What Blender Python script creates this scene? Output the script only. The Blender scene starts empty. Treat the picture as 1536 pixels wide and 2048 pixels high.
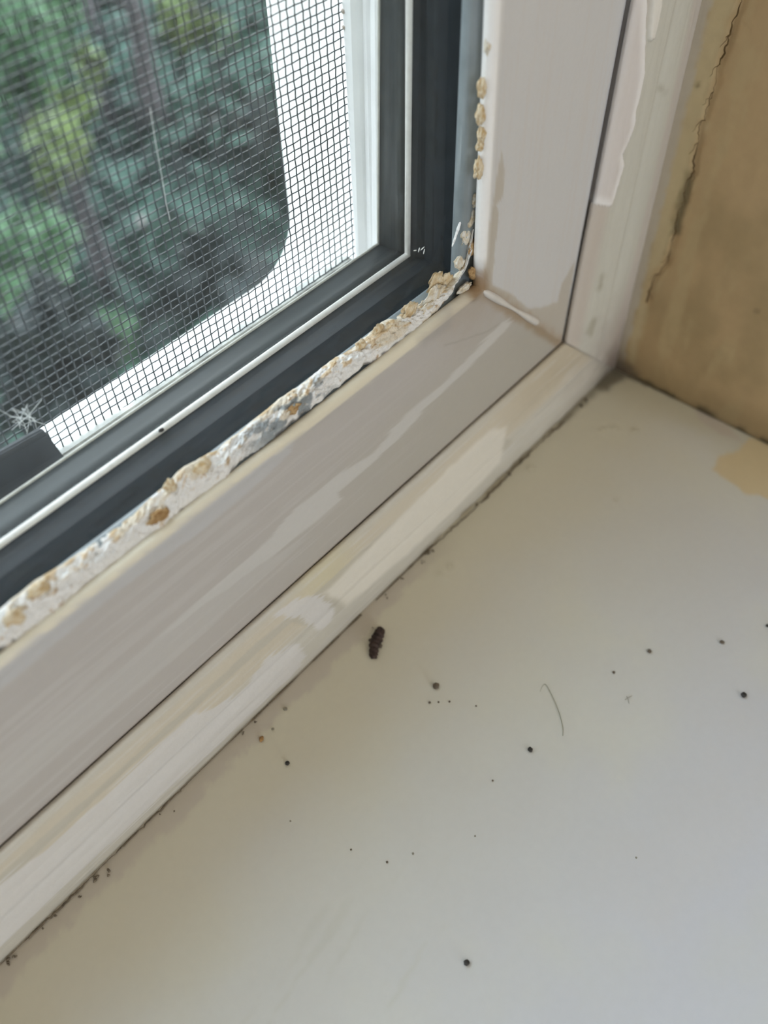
import bpy, bmesh, math, random
import numpy as np
from mathutils import Matrix, Vector

random.seed(7)
rng = np.random.default_rng(11)
S = bpy.context.scene
COL = S.collection

# ------------------------------------------------------------------ camera
F = 1800.0933                                   # focal length in pixels of a 1536x2048 frame
RM = np.array([[0.6523255544910346, -0.7577413393266617, -0.017304150756428178],
               [-0.5906274981144969, -0.493887239301, -0.6381493189894093],
               [0.4750058204158912, 0.426501415626108, -0.7697181386975052]])
CAM = np.array([-0.15863846, -0.06579616, 0.1449669])   # metres; sill top is z=0, reveal is x=0
cam_data = bpy.data.cameras.new('camera')
cam = bpy.data.objects.new('camera', cam_data)
COL.objects.link(cam)
m = Matrix(((RM[0][0], -RM[1][0], -RM[2][0], CAM[0]),
            (RM[0][1], -RM[1][1], -RM[2][1], CAM[1]),
            (RM[0][2], -RM[1][2], -RM[2][2], CAM[2]),
            (0, 0, 0, 1)))
cam.matrix_world = m
cam_data.sensor_fit = 'VERTICAL'
cam_data.sensor_height = 36.0
cam_data.sensor_width = 27.0
cam_data.lens = F / 2048 * 36.0
cam_data.clip_start = 0.004
cam_data.clip_end = 200
cam_data.dof.use_dof = True
cam_data.dof.focus_distance = 0.144
cam_data.dof.aperture_fstop = 14.5
S.camera = cam

# ------------------------------------------------------------------ sky, added room fills, exposure
W = bpy.data.worlds.new('sky')
S.world = W
W.use_nodes = True
nt = W.node_tree
nt.nodes.clear()
wo = nt.nodes.new('ShaderNodeOutputWorld')
bg = nt.nodes.new('ShaderNodeBackground')
tc = nt.nodes.new('ShaderNodeTexCoord')
sp = nt.nodes.new('ShaderNodeSeparateXYZ')
rp = nt.nodes.new('ShaderNodeValToRGB')
mr = nt.nodes.new('ShaderNodeMapRange')
mr.inputs[1].default_value = -1
mr.inputs[2].default_value = 1
nt.links.new(tc.outputs['Generated'], sp.inputs[0])
nt.links.new(sp.outputs[2], mr.inputs[0])
nt.links.new(mr.outputs[0], rp.inputs[0])
e = rp.color_ramp.elements
e[0].position = 0.46; e[0].color = (0.16, 0.17, 0.13, 1)
e[1].position = 1.0; e[1].color = (0.74, 0.88, 1.0, 1)
k = rp.color_ramp.elements.new(0.53); k.color = (0.95, 0.97, 1.0, 1)
nt.links.new(rp.outputs[0], bg.inputs[0])
bg.inputs[1].default_value = 5.6
nt.links.new(bg.outputs[0], wo.inputs[0])

def area(name, loc, target, sx, sy, power, color):
    l = bpy.data.lights.new(name, 'AREA')
    l.shape = 'RECTANGLE'; l.size = sx; l.size_y = sy; l.energy = power; l.color = color
    o = bpy.data.objects.new(name, l)
    COL.objects.link(o)
    o.location = loc
    o.rotation_euler = (Vector(target) - Vector(loc)).to_track_quat('-Z', 'Y').to_euler()
    return o
# added cool fill for the room-facing surfaces; the back wall has no window
area('added_room_fill', (-0.9, -3.1, 0.75), (-0.6, 0, 0.3), 1.5, 1.3, 38, (0.86, 0.93, 1.0))
# added warm fill from overhead, not a known lamp
area('added_warm_fill', (-0.1, -1.5, 1.52), (-0.1, -1.5, 0), 0.5, 0.5, 7, (1.0, 0.90, 0.76))

vs = S.view_settings
vs.view_transform = 'Standard'
vs.look = 'None'
vs.exposure = 0.0
vs.gamma = 1.0
vs.use_curve_mapping = False
S.cycles.use_denoising = True
S.cycles.max_bounces = 10
S.cycles.diffuse_bounces = 5
S.cycles.transparent_max_bounces = 24
S.cycles.sample_clamp_indirect = 6.0

# ------------------------------------------------------------------ helpers: where a point of the photograph lies on a real plane
def ray(px, py):
    return RM.T @ np.array([(px - 768) / F, (py - 1024) / F, 1.0])
def on_z(px, py, z=0.0):
    r = ray(px, py); return CAM + (z - CAM[2]) / r[2] * r
def on_x(px, py, x=0.0):
    r = ray(px, py); return CAM + (x - CAM[0]) / r[0] * r
def on_y(px, py, y):
    r = ray(px, py); return CAM + (y - CAM[1]) / r[1] * r
def polz(pts, z=0.0): return np.array([on_z(*p, z)[:2] for p in pts])
def polx(pts, x=0.0): return np.array([on_x(*p, x)[1:] for p in pts])
def poly_(pts, y): return np.array([on_y(*p, y)[[0, 2]] for p in pts])

def lin(c):
    return tuple(((v / 255) / 12.92 if v / 255 <= 0.04045 else ((v / 255 + 0.055) / 1.055) ** 2.4) for v in c)

# value noise, vectorised
_perm = rng.random((256, 256))
def vnoise(x, y):
    xi = np.floor(x).astype(int); yi = np.floor(y).astype(int)
    fx = x - xi; fy = y - yi
    fx = fx * fx * (3 - 2 * fx); fy = fy * fy * (3 - 2 * fy)
    a = _perm[xi & 255, yi & 255]; b = _perm[(xi + 1) & 255, yi & 255]
    c = _perm[xi & 255, (yi + 1) & 255]; d = _perm[(xi + 1) & 255, (yi + 1) & 255]
    return (a * (1 - fx) + b * fx) * (1 - fy) + (c * (1 - fx) + d * fx) * fy
def fbm(x, y, o=4):
    s = 0; a = 0.5; t = 0
    for i in range(o):
        s = s + a * vnoise(x * 2 ** i + 17 * i, y * 2 ** i + 31 * i); t += a; a *= 0.5
    return s / t
def sstep(a, b, x):
    t = np.clip((x - a) / (b - a), 0, 1); return t * t * (3 - 2 * t)
def seg_d(P, pl):
    """distance of points P (N,2) to an open polyline"""
    d = np.full(len(P), 1e9)
    for a, b in zip(pl[:-1], pl[1:]):
        ab = b - a; t = np.clip(((P - a) @ ab) / max(ab @ ab, 1e-18), 0, 1)
        d = np.minimum(d, np.linalg.norm(P - (a + t[:, None] * ab), axis=1))
    return d
def inside(P, pg):
    r = np.zeros(len(P), bool)
    n = len(pg)
    for i in range(n):
        a = pg[i]; b = pg[(i + 1) % n]
        if abs(b[1] - a[1]) < 1e-15: continue
        c = ((a[1] > P[:, 1]) != (b[1] > P[:, 1])) & (P[:, 0] < (b[0] - a[0]) * (P[:, 1] - a[1]) / (b[1] - a[1]) + a[0])
        r ^= c
    return r
def sd(P, pg):
    """signed distance, positive inside"""
    d = seg_d(P, np.vstack([pg, pg[:1]]))
    return np.where(inside(P, pg), d, -d)
def mix(c, k, w):
    w = np.clip(w, 0, 1)[:, None]
    return c * (1 - w) + np.array(k)[None, :] * w

# ------------------------------------------------------------------ materials
def new_mat(name):
    mt = bpy.data.materials.new(name); mt.use_nodes = True
    n = mt.node_tree; b = n.nodes['Principled BSDF']
    return mt, n, b
def noise_node(n, scale, detail=4, coord='Object', stretch=None):
    t = n.nodes.new('ShaderNodeTexCoord')
    x = n.nodes.new('ShaderNodeTexNoise'); x.inputs['Scale'].default_value = scale; x.inputs['Detail'].default_value = detail
    if stretch:
        mp = n.nodes.new('ShaderNodeMapping'); mp.inputs['Scale'].default_value = stretch
        n.links.new(t.outputs[coord], mp.inputs[0]); n.links.new(mp.outputs[0], x.inputs[0])
    else:
        n.links.new(t.outputs[coord], x.inputs[0])
    return x
def bump(n, b, h, dist, strength=1.0):
    k = n.nodes.new('ShaderNodeBump'); k.inputs['Distance'].default_value = dist; k.inputs['Strength'].default_value = strength
    n.links.new(h, k.inputs['Height']); n.links.new(k.outputs[0], b.inputs['Normal'])
def plain(name, c, rough=0.5, metal=0.0, var=0.12, scale=300, bd=0.0, spec=0.5, stretch=None, coord='Object'):
    mt, n, b = new_mat(name)
    x = noise_node(n, scale, stretch=stretch, coord=coord)
    r = n.nodes.new('ShaderNodeValToRGB')
    r.color_ramp.elements[0].position = 0.3; r.color_ramp.elements[1].position = 0.7
    r.color_ramp.elements[0].color = (*[v * (1 - var) for v in c], 1)
    r.color_ramp.elements[1].color = (*[min(1, v * (1 + var)) for v in c], 1)
    n.links.new(x.outputs[0], r.inputs[0]); n.links.new(r.outputs[0], b.inputs['Base Color'])
    b.inputs['Roughness'].default_value = rough; b.inputs['Metallic'].default_value = metal
    b.inputs['Specular IOR Level'].default_value = spec
    if bd: bump(n, b, x.outputs[0], bd)
    return mt
def painted(name, scale=900, bd=0.00003, grain=0.05, spec=0.5, stretch=None):
    """colour and roughness from the surface's own colour attribute, plus fine grain"""
    mt, n, b = new_mat(name)
    a = n.nodes.new('ShaderNodeVertexColor'); a.layer_name = 'Col'
    x = noise_node(n, scale, 5, stretch=stretch)
    mr_ = n.nodes.new('ShaderNodeMapRange'); mr_.inputs[3].default_value = 1 - grain; mr_.inputs[4].default_value = 1 + grain
    n.links.new(x.outputs[0], mr_.inputs[0])
    v = n.nodes.new('ShaderNodeVectorMath'); v.operation = 'SCALE'
    n.links.new(a.outputs[0], v.inputs[0]); n.links.new(mr_.outputs[0], v.inputs['Scale'])
    n.links.new(v.outputs[0], b.inputs['Base Color'])
    n.links.new(a.outputs['Alpha'], b.inputs['Roughness'])
    b.inputs['Specular IOR Level'].default_value = spec
    if bd: bump(n, b, x.outputs[0], bd)
    return mt
def glass_mat(name):
    mt = bpy.data.materials.new(name); mt.use_nodes = True
    n = mt.node_tree; n.nodes.clear()
    o = n.nodes.new('ShaderNodeOutputMaterial'); mx = n.nodes.new('ShaderNodeMixShader')
    fr = n.nodes.new('ShaderNodeFresnel')
    ge = n.nodes.new('ShaderNodeNewGeometry'); io = n.nodes.new('ShaderNodeMapRange')      # the same reflectance on both faces of the thin pane
    io.inputs[3].default_value = 1.19; io.inputs[4].default_value = 1 / 1.19
    n.links.new(ge.outputs['Backfacing'], io.inputs[0]); n.links.new(io.outputs[0], fr.inputs[0])
    t = n.nodes.new('ShaderNodeBsdfTransparent'); t.inputs[0].default_value = (0.975, 0.985, 0.98, 1)
    g = n.nodes.new('ShaderNodeBsdfGlossy'); g.inputs['Roughness'].default_value = 0.02
    n.links.new(fr.outputs[0], mx.inputs[0]); n.links.new(t.outputs[0], mx.inputs[1]); n.links.new(g.outputs[0], mx.inputs[2])
    # a film of dust on the pane: scatters a little of the daylight that falls on it
    df = n.nodes.new('ShaderNodeBsdfDiffuse'); df.inputs[0].default_value = (0.78, 0.80, 0.82, 1)
    tl = n.nodes.new('ShaderNodeBsdfTranslucent'); tl.inputs[0].default_value = (0.78, 0.82, 0.86, 1)
    dm = n.nodes.new('ShaderNodeMixShader'); dm.inputs[0].default_value = 0.6
    n.links.new(df.outputs[0], dm.inputs[1]); n.links.new(tl.outputs[0], dm.inputs[2])
    m2 = n.nodes.new('ShaderNodeMixShader'); m2.inputs[0].default_value = 0.005
    n.links.new(mx.outputs[0], m2.inputs[1]); n.links.new(dm.outputs[0], m2.inputs[2])
    n.links.new(m2.outputs[0], o.inputs[0])
    return mt

M = {}
M['sill'] = painted('cream_gloss_paint', 700, 0.00002, 0.025)
M['vinyl'] = painted('white_vinyl', 1200, 0.00001, 0.03)
M['paint'] = painted('brushed_white_paint', 900, 0.00004, 0.03)
M['plaster'] = painted('tan_plaster', 500, 0.00015, 0.07, spec=0.3)
M['putty'] = painted('crusty_putty', 2600, 0.0004, 0.10, spec=0.2)
M['grime'] = plain('dark_grime', (0.19, 0.16, 0.12), 0.9, var=0.35, scale=1500, spec=0.1)
M['seal'] = plain('dark_grey_sealant', (0.012, 0.016, 0.020), 0.5, var=0.25, scale=60, stretch=(1, 8, 8), spec=0.15)
M['gasket'] = plain('blue_grey_gasket', (0.30, 0.345, 0.37), 0.25, var=0.15, scale=150)
M['alu'] = plain('bright_aluminium', (0.88, 0.88, 0.86), 0.35, 0.1, var=0.06, scale=900)
M['edge'] = plain('pale_edge_strip', (0.72, 0.71, 0.66), 0.4, var=0.1, scale=800)
M['glass'] = glass_mat('window_glass')
M['wire'] = plain('grey_screen_wire', (0.028, 0.037, 0.045), 0.25, 0.0, var=0.2, scale=400, spec=0.6)
M['black'] = plain('black_plastic', (0.028, 0.034, 0.042), 0.45, var=0.25, scale=250)
M['screenbar'] = plain('weathered_white_metal', (0.5, 0.5, 0.47), 0.5, var=0.35, scale=350)
M['casing'] = plain('outdoor_white_paint', (0.75, 0.75, 0.735), 0.5, var=0.09, scale=90)
M['roomwall'] = plain('warm_room_paint', (0.66, 0.6, 0.48), 0.7, var=0.03, scale=8)
M['ceil'] = plain('white_ceiling_paint', (0.8, 0.78, 0.73), 0.8, var=0.02, scale=8)
M['floor'] = plain('brown_floor_boards', (0.3, 0.22, 0.15), 0.5, var=0.2, scale=6, stretch=(1, 12, 1))
M['soil'] = plain('dark_garden_soil', (0.03, 0.036, 0.034), 0.95, var=0.35, scale=5)
M['bark'] = plain('dark_bark', (0.06, 0.055, 0.06), 0.9, var=0.4, scale=30)
M['crumb_dark'] = plain('dark_brown_crumb', (0.045, 0.027, 0.022), 0.8, var=0.5, scale=1500)
M['speck'] = plain('black_speck', (0.02, 0.018, 0.016), 0.5, var=0.3, scale=3000)
M['speck_brown'] = plain('brown_speck', (0.11, 0.085, 0.06), 0.7, var=0.4, scale=3000)
M['speck_pale'] = plain('pale_grey_speck', (0.25, 0.23, 0.18), 0.6, var=0.3, scale=3000)
M['orange'] = plain('orange_brown_crumb', (0.36, 0.2, 0.07), 0.7, var=0.4, scale=3000)
M['hair'] = plain('grey_green_hair', (0.26, 0.26, 0.18), 0.5, var=0.1, scale=900)
M['rust'] = plain('rust_brown', (0.22, 0.09, 0.06), 0.9, var=0.3)
M['knot'] = plain('brownish_spline', (0.42, 0.36, 0.31), 0.8, var=0.15)
M['lint'] = plain('white_lint', (0.75, 0.77, 0.78), 0.8, var=0.1, scale=900)

# ------------------------------------------------------------------ object makers
def link(o, parent=None):
    COL.objects.link(o)
    if parent is not None: o.parent = parent
    return o
def tag(o, label=None, cat=None, group=None, kind=None):
    if label: o['label'] = label
    if cat: o['category'] = cat
    if group: o['group'] = group
    if kind: o['kind'] = kind
    return o
def empty(name, loc=(0, 0, 0), kind=None):
    o = bpy.data.objects.new(name, None); o.location = loc; o.empty_display_size = 0.01
    COL.objects.link(o)
    if kind: o['kind'] = kind
    return o
def mesh_obj(name, verts, faces, mat, parent=None, smooth=False, cols=None, loc=None):
    me = bpy.data.meshes.new(name)
    me.from_pydata([tuple(v) for v in verts], [], [tuple(f) for f in faces])
    if cols is not None:
        a = me.color_attributes.new('Col', 'FLOAT_COLOR', 'POINT')
        a.data.foreach_set('color', np.asarray(cols, dtype=np.float32).ravel())
    if smooth:
        me.polygons.foreach_set('use_smooth', [True] * len(me.polygons))
    me.materials.append(mat)
    me.update()
    o = bpy.data.objects.new(name, me)
    if loc is not None: o.location = loc
    return link(o, parent)
def grid_obj(name, P, mat, parent=None, cols=None, smooth=True, flip=False):
    """P: array (n, m, 3)"""
    n, mm = P.shape[:2]
    i = np.arange((n - 1) * (mm - 1)); a = (i // (mm - 1)) * mm + i % (mm - 1)
    q = np.stack([a, a + 1, a + mm + 1, a + mm], 1)
    if flip: q = q[:, ::-1]
    return mesh_obj(name, P.reshape(-1, 3), q.tolist(), mat, parent, smooth, cols)
def box_bm(bm, x0, x1, y0, y1, z0, z1):
    v = [bm.verts.new(p) for p in ((x0, y0, z0), (x1, y0, z0), (x1, y1, z0), (x0, y1, z0), (x0, y0, z1), (x1, y0, z1), (x1, y1, z1), (x0, y1, z1))]
    for f in ((0, 3, 2, 1), (4, 5, 6, 7), (0, 1, 5, 4), (1, 2, 6, 5), (2, 3, 7, 6), (3, 0, 4, 7)):
        bm.faces.new([v[i] for i in f])
def boxes(name, lst, mat, parent=None, bevel=0.0):
    bm = bmesh.new()
    for b in lst: box_bm(bm, *b)
    if bevel: bmesh.ops.bevel(bm, geom=bm.edges[:], offset=bevel, segments=2, affect='EDGES')
    me = bpy.data.meshes.new(name); bm.to_mesh(me); bm.free()
    me.materials.append(mat)
    return link(bpy.data.objects.new(name, me), parent)
def tube_geo(pts, rad, sides=5, closed_ends=True):
    pts = [Vector([float(q) for q in p]) for p in pts]; V = []; Fc = []
    up = Vector((0.13, 0.31, 0.94))
    for i, p in enumerate(pts):
        d = (pts[min(i + 1, len(pts) - 1)] - pts[max(i - 1, 0)]).normalized()
        a = d.cross(up); a = a.normalized() if a.length > 1e-6 else Vector((1, 0, 0)); b = d.cross(a)
        r = float(rad[i]) if hasattr(rad, "__len__") else float(rad)
        for k in range(sides):
            t = 2 * math.pi * k / sides
            V.append(p + r * (math.cos(t) * a + math.sin(t) * b))
    for i in range(len(pts) - 1):
        for k in range(sides):
            Fc.append((i * sides + k, i * sides + (k + 1) % sides, (i + 1) * sides + (k + 1) % sides, (i + 1) * sides + k))
    if closed_ends:
        Fc.append(tuple(range(sides))[::-1]); Fc.append(tuple((len(pts) - 1) * sides + k for k in range(sides)))
    return V, Fc
def join_geo(parts):
    V = []; Fc = []
    for v, f in parts:
        o = len(V); V += list(v); Fc += [tuple(i + o for i in q) for q in f]
    return V, Fc

XL = -0.88      # left end of the opening
ZT = 0.98       # top of the opening

# ------------------------------------------------------------------ profile edges, each measured on the bottom and on the side of the window
def edge(y, bot, side, dz=0.0, dx=0.0):
    """an edge running along the bottom (constant z) and up the side (nearly constant x), at depth y"""
    z = float(np.mean([on_y(*p, y)[2] for p in bot])) + dz
    a = on_y(*side[0], y); b = on_y(*side[-1], y)
    return dict(y=y, z=z, x0=b[0] - dx, z0=b[2], x1=a[0] - dx, z1=a[2])
def e_x(e_, z):
    k = (e_['x1'] - e_['x0']) / (e_['z1'] - e_['z0'])
    zz = np.clip(z, -0.01, 0.16)
    return e_['x0'] + k * (zz - e_['z0'])
def e_off(e_, dy, o):
    r = dict(e_); r['y'] += dy; r['z'] += o; r['x0'] -= o; r['x1'] -= o
    return r
B2 = [(400, 1345), (603, 1160), (791, 994), (1045, 756), (0, 1705)]
V3 = [(1261, 0), (1128, 690)]
B3 = [(0, 1327), (257, 1130), (512, 930)]
V2 = [(979, 0), (951, 570)]
BU = [(0, 1310), (167, 1187), (512, 903), (745, 727)]
PU = [(0, 1218), (167, 1100), (367, 943), (512, 833), (712, 683)]
VB = [(924, 0), (902, 520)]
B4 = [(0, 1087), (267, 900), (512, 720), (805, 515)]
V1 = [(817, 0), (814, 500)]
B5 = [(0, 1004), (512, 664), (759, 480)]
V6 = [(759, 0), (757, 470)]
E_gap = edge(0.003, B2, V3)
E_sash0 = edge(0.004, B2, V3)
E_lip = edge(0.004, B3, [(p[0] + 10, p[1]) for p in V2])
E_lip2 = edge(0.0055, BU, V2, dx=0.0006)
E_bead = edge(0.009, PU, VB)
E_sil = edge(0.018, B4, V1)
E_thin = edge(0.0245, B5, V6)

def sweep(name_bottom, name_side, prof, mat_b, mat_s, parent, smooth=False, closed=True):
    """prof: list of edges; makes a bottom bar and a side bar that meet in a mitre"""
    out = []
    n = len(prof)
    corner = [np.array([e_x(e_, e_['z']), e_['y'], e_['z']]) for e_ in prof]
    left = [np.array([XL, e_['y'], e_['z']]) for e_ in prof]
    mid = [np.array([e_x(e_, 0.16), e_['y'], 0.16]) for e_ in prof]
    top = [np.array([e_x(e_, 0.16), e_['y'], ZT]) for e_ in prof]
    for nm, rings, mt in ((name_bottom, [left, corner], mat_b), (name_side, [corner, mid, top], mat_s)):
        V = [p for r in rings for p in r]; Fc = []
        for j in range(len(rings) - 1):
            for i in range(n if closed else n - 1):
                k_ = (i + 1) % n
                Fc.append((j * n + i, j * n + k_, (j + 1) * n + k_, (j + 1) * n + i))
        if closed:
            Fc.append(tuple(range(n))[::-1]); Fc.append(tuple((len(rings) - 1) * n + i for i in range(n)))
        o = mesh_obj(nm, V, Fc, mt, parent, smooth)
        bm = bmesh.new(); bm.from_mesh(o.data); bmesh.ops.recalc_face_normals(bm, faces=bm.faces[:]); bm.to_mesh(o.data); bm.free()
        out.append(o)
    return out

# ================================================================== THE ROOM SHELL
def struct(o): o['kind'] = 'structure'; return o
YR = -0.15                                         # room-side face of the window wall
YO = 0.057                                         # outdoor face of the wall
w_ = boxes('wall_window', [(-2.4, XL, YR, YO, -0.95, 1.6), (XL, 0.0, YR + 0.02, YO, -0.95, -0.03), (XL, 0.0, YR, YO, ZT, 1.6)], M['roomwall']); struct(w_)
struct(boxes('wall_left', [(-2.5, -2.4, -3.3, YO, -0.95, 1.6)], M['roomwall']))
struct(boxes('wall_back', [(-2.4, 1.6, -3.3, -3.2, -0.95, 1.6)], M['roomwall']))
struct(boxes('wall_far', [(1.6, 1.7, -3.3, YO, -0.95, 1.6)], M['roomwall']))
struct(boxes('floor', [(-2.5, 1.7, -3.3, YO, -1.0, -0.95)], M['floor']))
struct(boxes('ceiling', [(-2.5, 1.7, -3.3, YO, 1.6, 1.65)], M['ceil']))

def axis(a, b, step, ext=()):
    return np.concatenate([np.asarray([v for v in ext if v < a]), np.arange(a, b + step * 0.5, step), np.asarray([v for v in ext if v > b + step])])

# ---- sill: a board with a dense painted top
xs = axis(-0.215, 0.0, 0.0006, (XL, -0.6, -0.4, -0.3))
ys = axis(-0.135, 0.004, 0.0006, (-0.155,))
X, Y = np.meshgrid(xs, ys, indexing='ij')
P2 = np.stack([X.ravel(), Y.ravel()], 1)
n1 = fbm(P2[:, 0] * 60 + 5, P2[:, 1] * 60 + 9); n2 = fbm(P2[:, 0] * 420, P2[:, 1] * 420); n3 = fbm(P2[:, 0] * 1500, P2[:, 1] * 1500, 3)
SILL_BASE = np.array([0.505, 0.508, 0.545])
c = np.tile(SILL_BASE, (len(P2), 1))
c = mix(c, (0.535, 0.52, 0.51), sstep(0.5, 0.75, n1) * 0.4)
c = mix(c, (0.51, 0.515, 0.49), sstep(0.5, 0.25, n1) * 0.4)
# yellow tint along the frame fading to bluish, cool skylight put into the colour, then the mauve dirty margin beside the joint
dj = -(P2[:, 1] - 0.0013)
c = mix(c, (0.63, 0.612, 0.53), sstep(0.085, 0.01, dj + (n1 - 0.5) * 0.03) * 0.85)
c = mix(c, (0.60, 0.56, 0.435), sstep(0.032, 0.002, dj + (n1 - 0.5) * 0.02) * 0.75)
c = mix(c, (0.52, 0.47, 0.41), sstep(0.0042, 0.0028, dj + (n2 - 0.5) * 0.004) * sstep(0.06, 0.085, -P2[:, 0]) * 0.85)
dw = -P2[:, 0]
c = mix(c, (0.5, 0.45, 0.31), sstep(0.012, 0.0, dw + (n1 - 0.5) * 0.01) * 0.6)
# dark mould in the corner, along the joint with the reveal and along the joint with the frame
joint_w = polz([(1238, 742), (1300, 768), (1370, 800), (1440, 832), (1536, 880)])
dd = seg_d(P2, joint_w)
patch = sstep(0.42, 0.66, fbm(P2[:, 1] * 260 + 3, P2[:, 0] * 30 + 8, 3))
c = mix(c, (0.12, 0.085, 0.05), sstep(0.0019, 0.0004, dd + (n2 - 0.5) * 0.0018) * (0.35 + 0.6 * patch))
corner_px = polz([(1238, 744), (1205, 768), (1165, 800), (1120, 842)])
dc = seg_d(P2, corner_px[:2])
c = mix(c, (0.10, 0.075, 0.05), sstep(0.0034, 0.0006, dc + (n2 - 0.5) * 0.003) * 0.85)
dc = seg_d(P2, corner_px)
c = mix(c, (0.2, 0.18, 0.13), sstep(0.0022, 0.0004, dc + (n2 - 0.5) * 0.002) * 0.7)
mauve = polz([(1390, 815), (1440, 833), (1480, 880), (1440, 868), (1400, 840)])
c = mix(c, (0.5, 0.42, 0.36), sstep(-0.0008, 0.0005, sd(P2, mauve) + (n2 - 0.5) * 0.001) * 0.6)
# peeled ochre patch at the right
ochre = polz([(1422, 938), (1440, 912), (1478, 900), (1500, 876), (1540, 872), (1640, 930), (1640, 1030), (1545, 998), (1500, 990), (1450, 960)])
c = mix(c, (0.60, 0.47, 0.26), sstep(-0.0003, 0.0004, sd(P2, ochre) + (n2 - 0.5) * 0.0016) * 0.8)
# faint scuffs running along the sill, little paint pimples
scuff = fbm(P2[:, 0] * 55 + P2[:, 1] * 14, P2[:, 1] * 900 - P2[:, 0] * 120, 3)
sc_mask = sstep(0.02, 0.04, dj) * sstep(0.105, 0.07, dj) * sstep(0.11, 0.14, -P2[:, 0])
c = mix(c, (0.5, 0.49, 0.42), sstep(0.62, 0.8, scuff) * sc_mask * 0.35)
h = np.zeros(len(P2))
for (px, py, r) in ((1270, 862, 9), (1230, 857, 8), (1205, 860, 8), (1062, 938, 9), (1232, 998, 6), (900, 1135, 7), (880, 1150, 7), (570, 1419, 6)):
    p = on_z(px, py)[:2]; d = np.linalg.norm(P2 - p, axis=1); r_ = r * 0.16 / F
    h += 0.00025 * np.exp(-(d / r_) ** 2)
    c = mix(c, (0.45, 0.41, 0.3), np.exp(-((d - r_) / (0.4 * r_)) ** 2) * 0.35)
h += (n1 - 0.5) * 0.0003 + (n2 - 0.5) * 0.00006
h *= np.clip(sstep(0, 0.004, dw) * sstep(-0.002, 0.003, dj), 0, 1)
rough = np.clip(0.3 + 0.1 * n2, 0, 1)
P3 = np.stack([X, Y, h.reshape(X.shape)], 2)
sill = grid_obj('trim_1', P3, M['sill'], None, np.column_stack([c, rough])); struct(sill)
boxes('sill_board', [(XL, 0.0, -0.155, 0.004, -0.03, -0.0009)], plain('cream_board', (0.62, 0.58, 0.46), 0.45), sill)

# ---- reveal and the wall to the right of the window
ysr = axis(-0.135, 0.002, 0.0006, (YR,))
zsr = axis(0.0, 0.15, 0.0006, (0.2, 0.4, 0.7, ZT))
Y, Z = np.meshgrid(ysr, zsr, indexing='ij')
P2 = np.stack([Y.ravel(), Z.ravel()], 1)
n1 = fbm(P2[:, 0] * 70 + 3, P2[:, 1] * 45 + 2); n2 = fbm(P2[:, 0] * 400, P2[:, 1] * 400); n4 = fbm(P2[:, 0] * 220, P2[:, 1] * 60 + 40)
c = np.tile(np.array([0.485, 0.35, 0.195]), (len(P2), 1))
c = mix(c, (0.38, 0.28, 0.15), sstep(0.45, 0.7, n1) * 0.8)
c = mix(c, (0.52, 0.41, 0.235), sstep(0.5, 0.7, n4) * 0.5)
crack_px = [(1490, -20), (1480, 20), (1469, 42), (1466, 60), (1458, 85), (1447, 110), (1437, 140), (1436, 160), (1427, 185), (1420, 205), (1413, 235), (1402, 250), (1400, 285),
            (1392, 310), (1388, 345), (1378, 362), (1372, 385), (1372, 400), (1360, 420), (1356, 440), (1352, 470), (1343, 500), (1338, 520), (1320, 545), (1312, 552), (1303, 575), (1296, 602)]
crack = polx(crack_px)
# strip between the white corner edge and the crack is paler, yellower
strip = polx([(1418, 0), (1335, 350), (1255, 690), (1262, 730), (1300, 600), (1343, 505), (1390, 330), (1436, 150), (1480, 10), (1490, -60), (1430, -60)])
c = mix(c, (0.60, 0.50, 0.31), sstep(-0.0012, 0.0012, sd(P2, strip) + (n2 - 0.5) * 0.002) * 0.85)
white = sstep(-0.0009, -0.0004, P2[:, 0] + (n2 - 0.5) * 0.0009)
c = mix(c, (0.56, 0.52, 0.45), white * 0.8)
dcr = seg_d(P2, crack)
c = mix(c, (0.47, 0.31, 0.16), sstep(0.0018, 0.0003, dcr + (n2 - 0.5) * 0.0014) * 0.55)
mould = polx([(1383, 335), (1375, 365), (1358, 430), (1338, 520), (1318, 550), (1297, 605)])
c = mix(c, (0.2, 0.165, 0.09), sstep(0.0017, 0.0003, seg_d(P2, mould) + (n2 - 0.5) * 0.0015) * sstep(0.42, 0.6, fbm(P2[:, 1] * 160, P2[:, 0] * 160 + 50, 3)) * 0.85)
# dirt rising from the joint with the sill and out of the corner
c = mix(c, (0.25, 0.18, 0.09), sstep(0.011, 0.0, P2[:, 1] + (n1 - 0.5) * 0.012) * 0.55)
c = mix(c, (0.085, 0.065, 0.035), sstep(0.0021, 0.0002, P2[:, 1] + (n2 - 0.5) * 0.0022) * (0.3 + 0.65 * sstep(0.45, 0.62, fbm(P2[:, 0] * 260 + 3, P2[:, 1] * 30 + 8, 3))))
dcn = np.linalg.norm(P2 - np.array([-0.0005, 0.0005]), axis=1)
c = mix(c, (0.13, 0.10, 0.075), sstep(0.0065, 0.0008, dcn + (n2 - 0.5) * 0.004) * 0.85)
for px, py in ((1514, 622), (1395, 170), (1325, 178)):
    d = np.linalg.norm(P2 - polx([(px, py)])[0], axis=1); c = mix(c, (0.12, 0.09, 0.05), np.exp(-(d / 0.0005) ** 2) * 0.7)
hx = (n1 - 0.5) * 0.0006 + (n2 - 0.5) * 0.00015 - 0.0004 * sstep(0.0006, 0.0, dcr)
hx *= sstep(-0.0002, -0.004, P2[:, 0]) * sstep(0, 0.003, P2[:, 1])
P3 = np.stack([-hx.reshape(Y.shape) * 1.0, Y, Z], 2)
wall = grid_obj('wall_right', P3, M['plaster'], None, np.column_stack([c, np.full(len(c), 0.62)]), flip=True); struct(wall)
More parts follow.
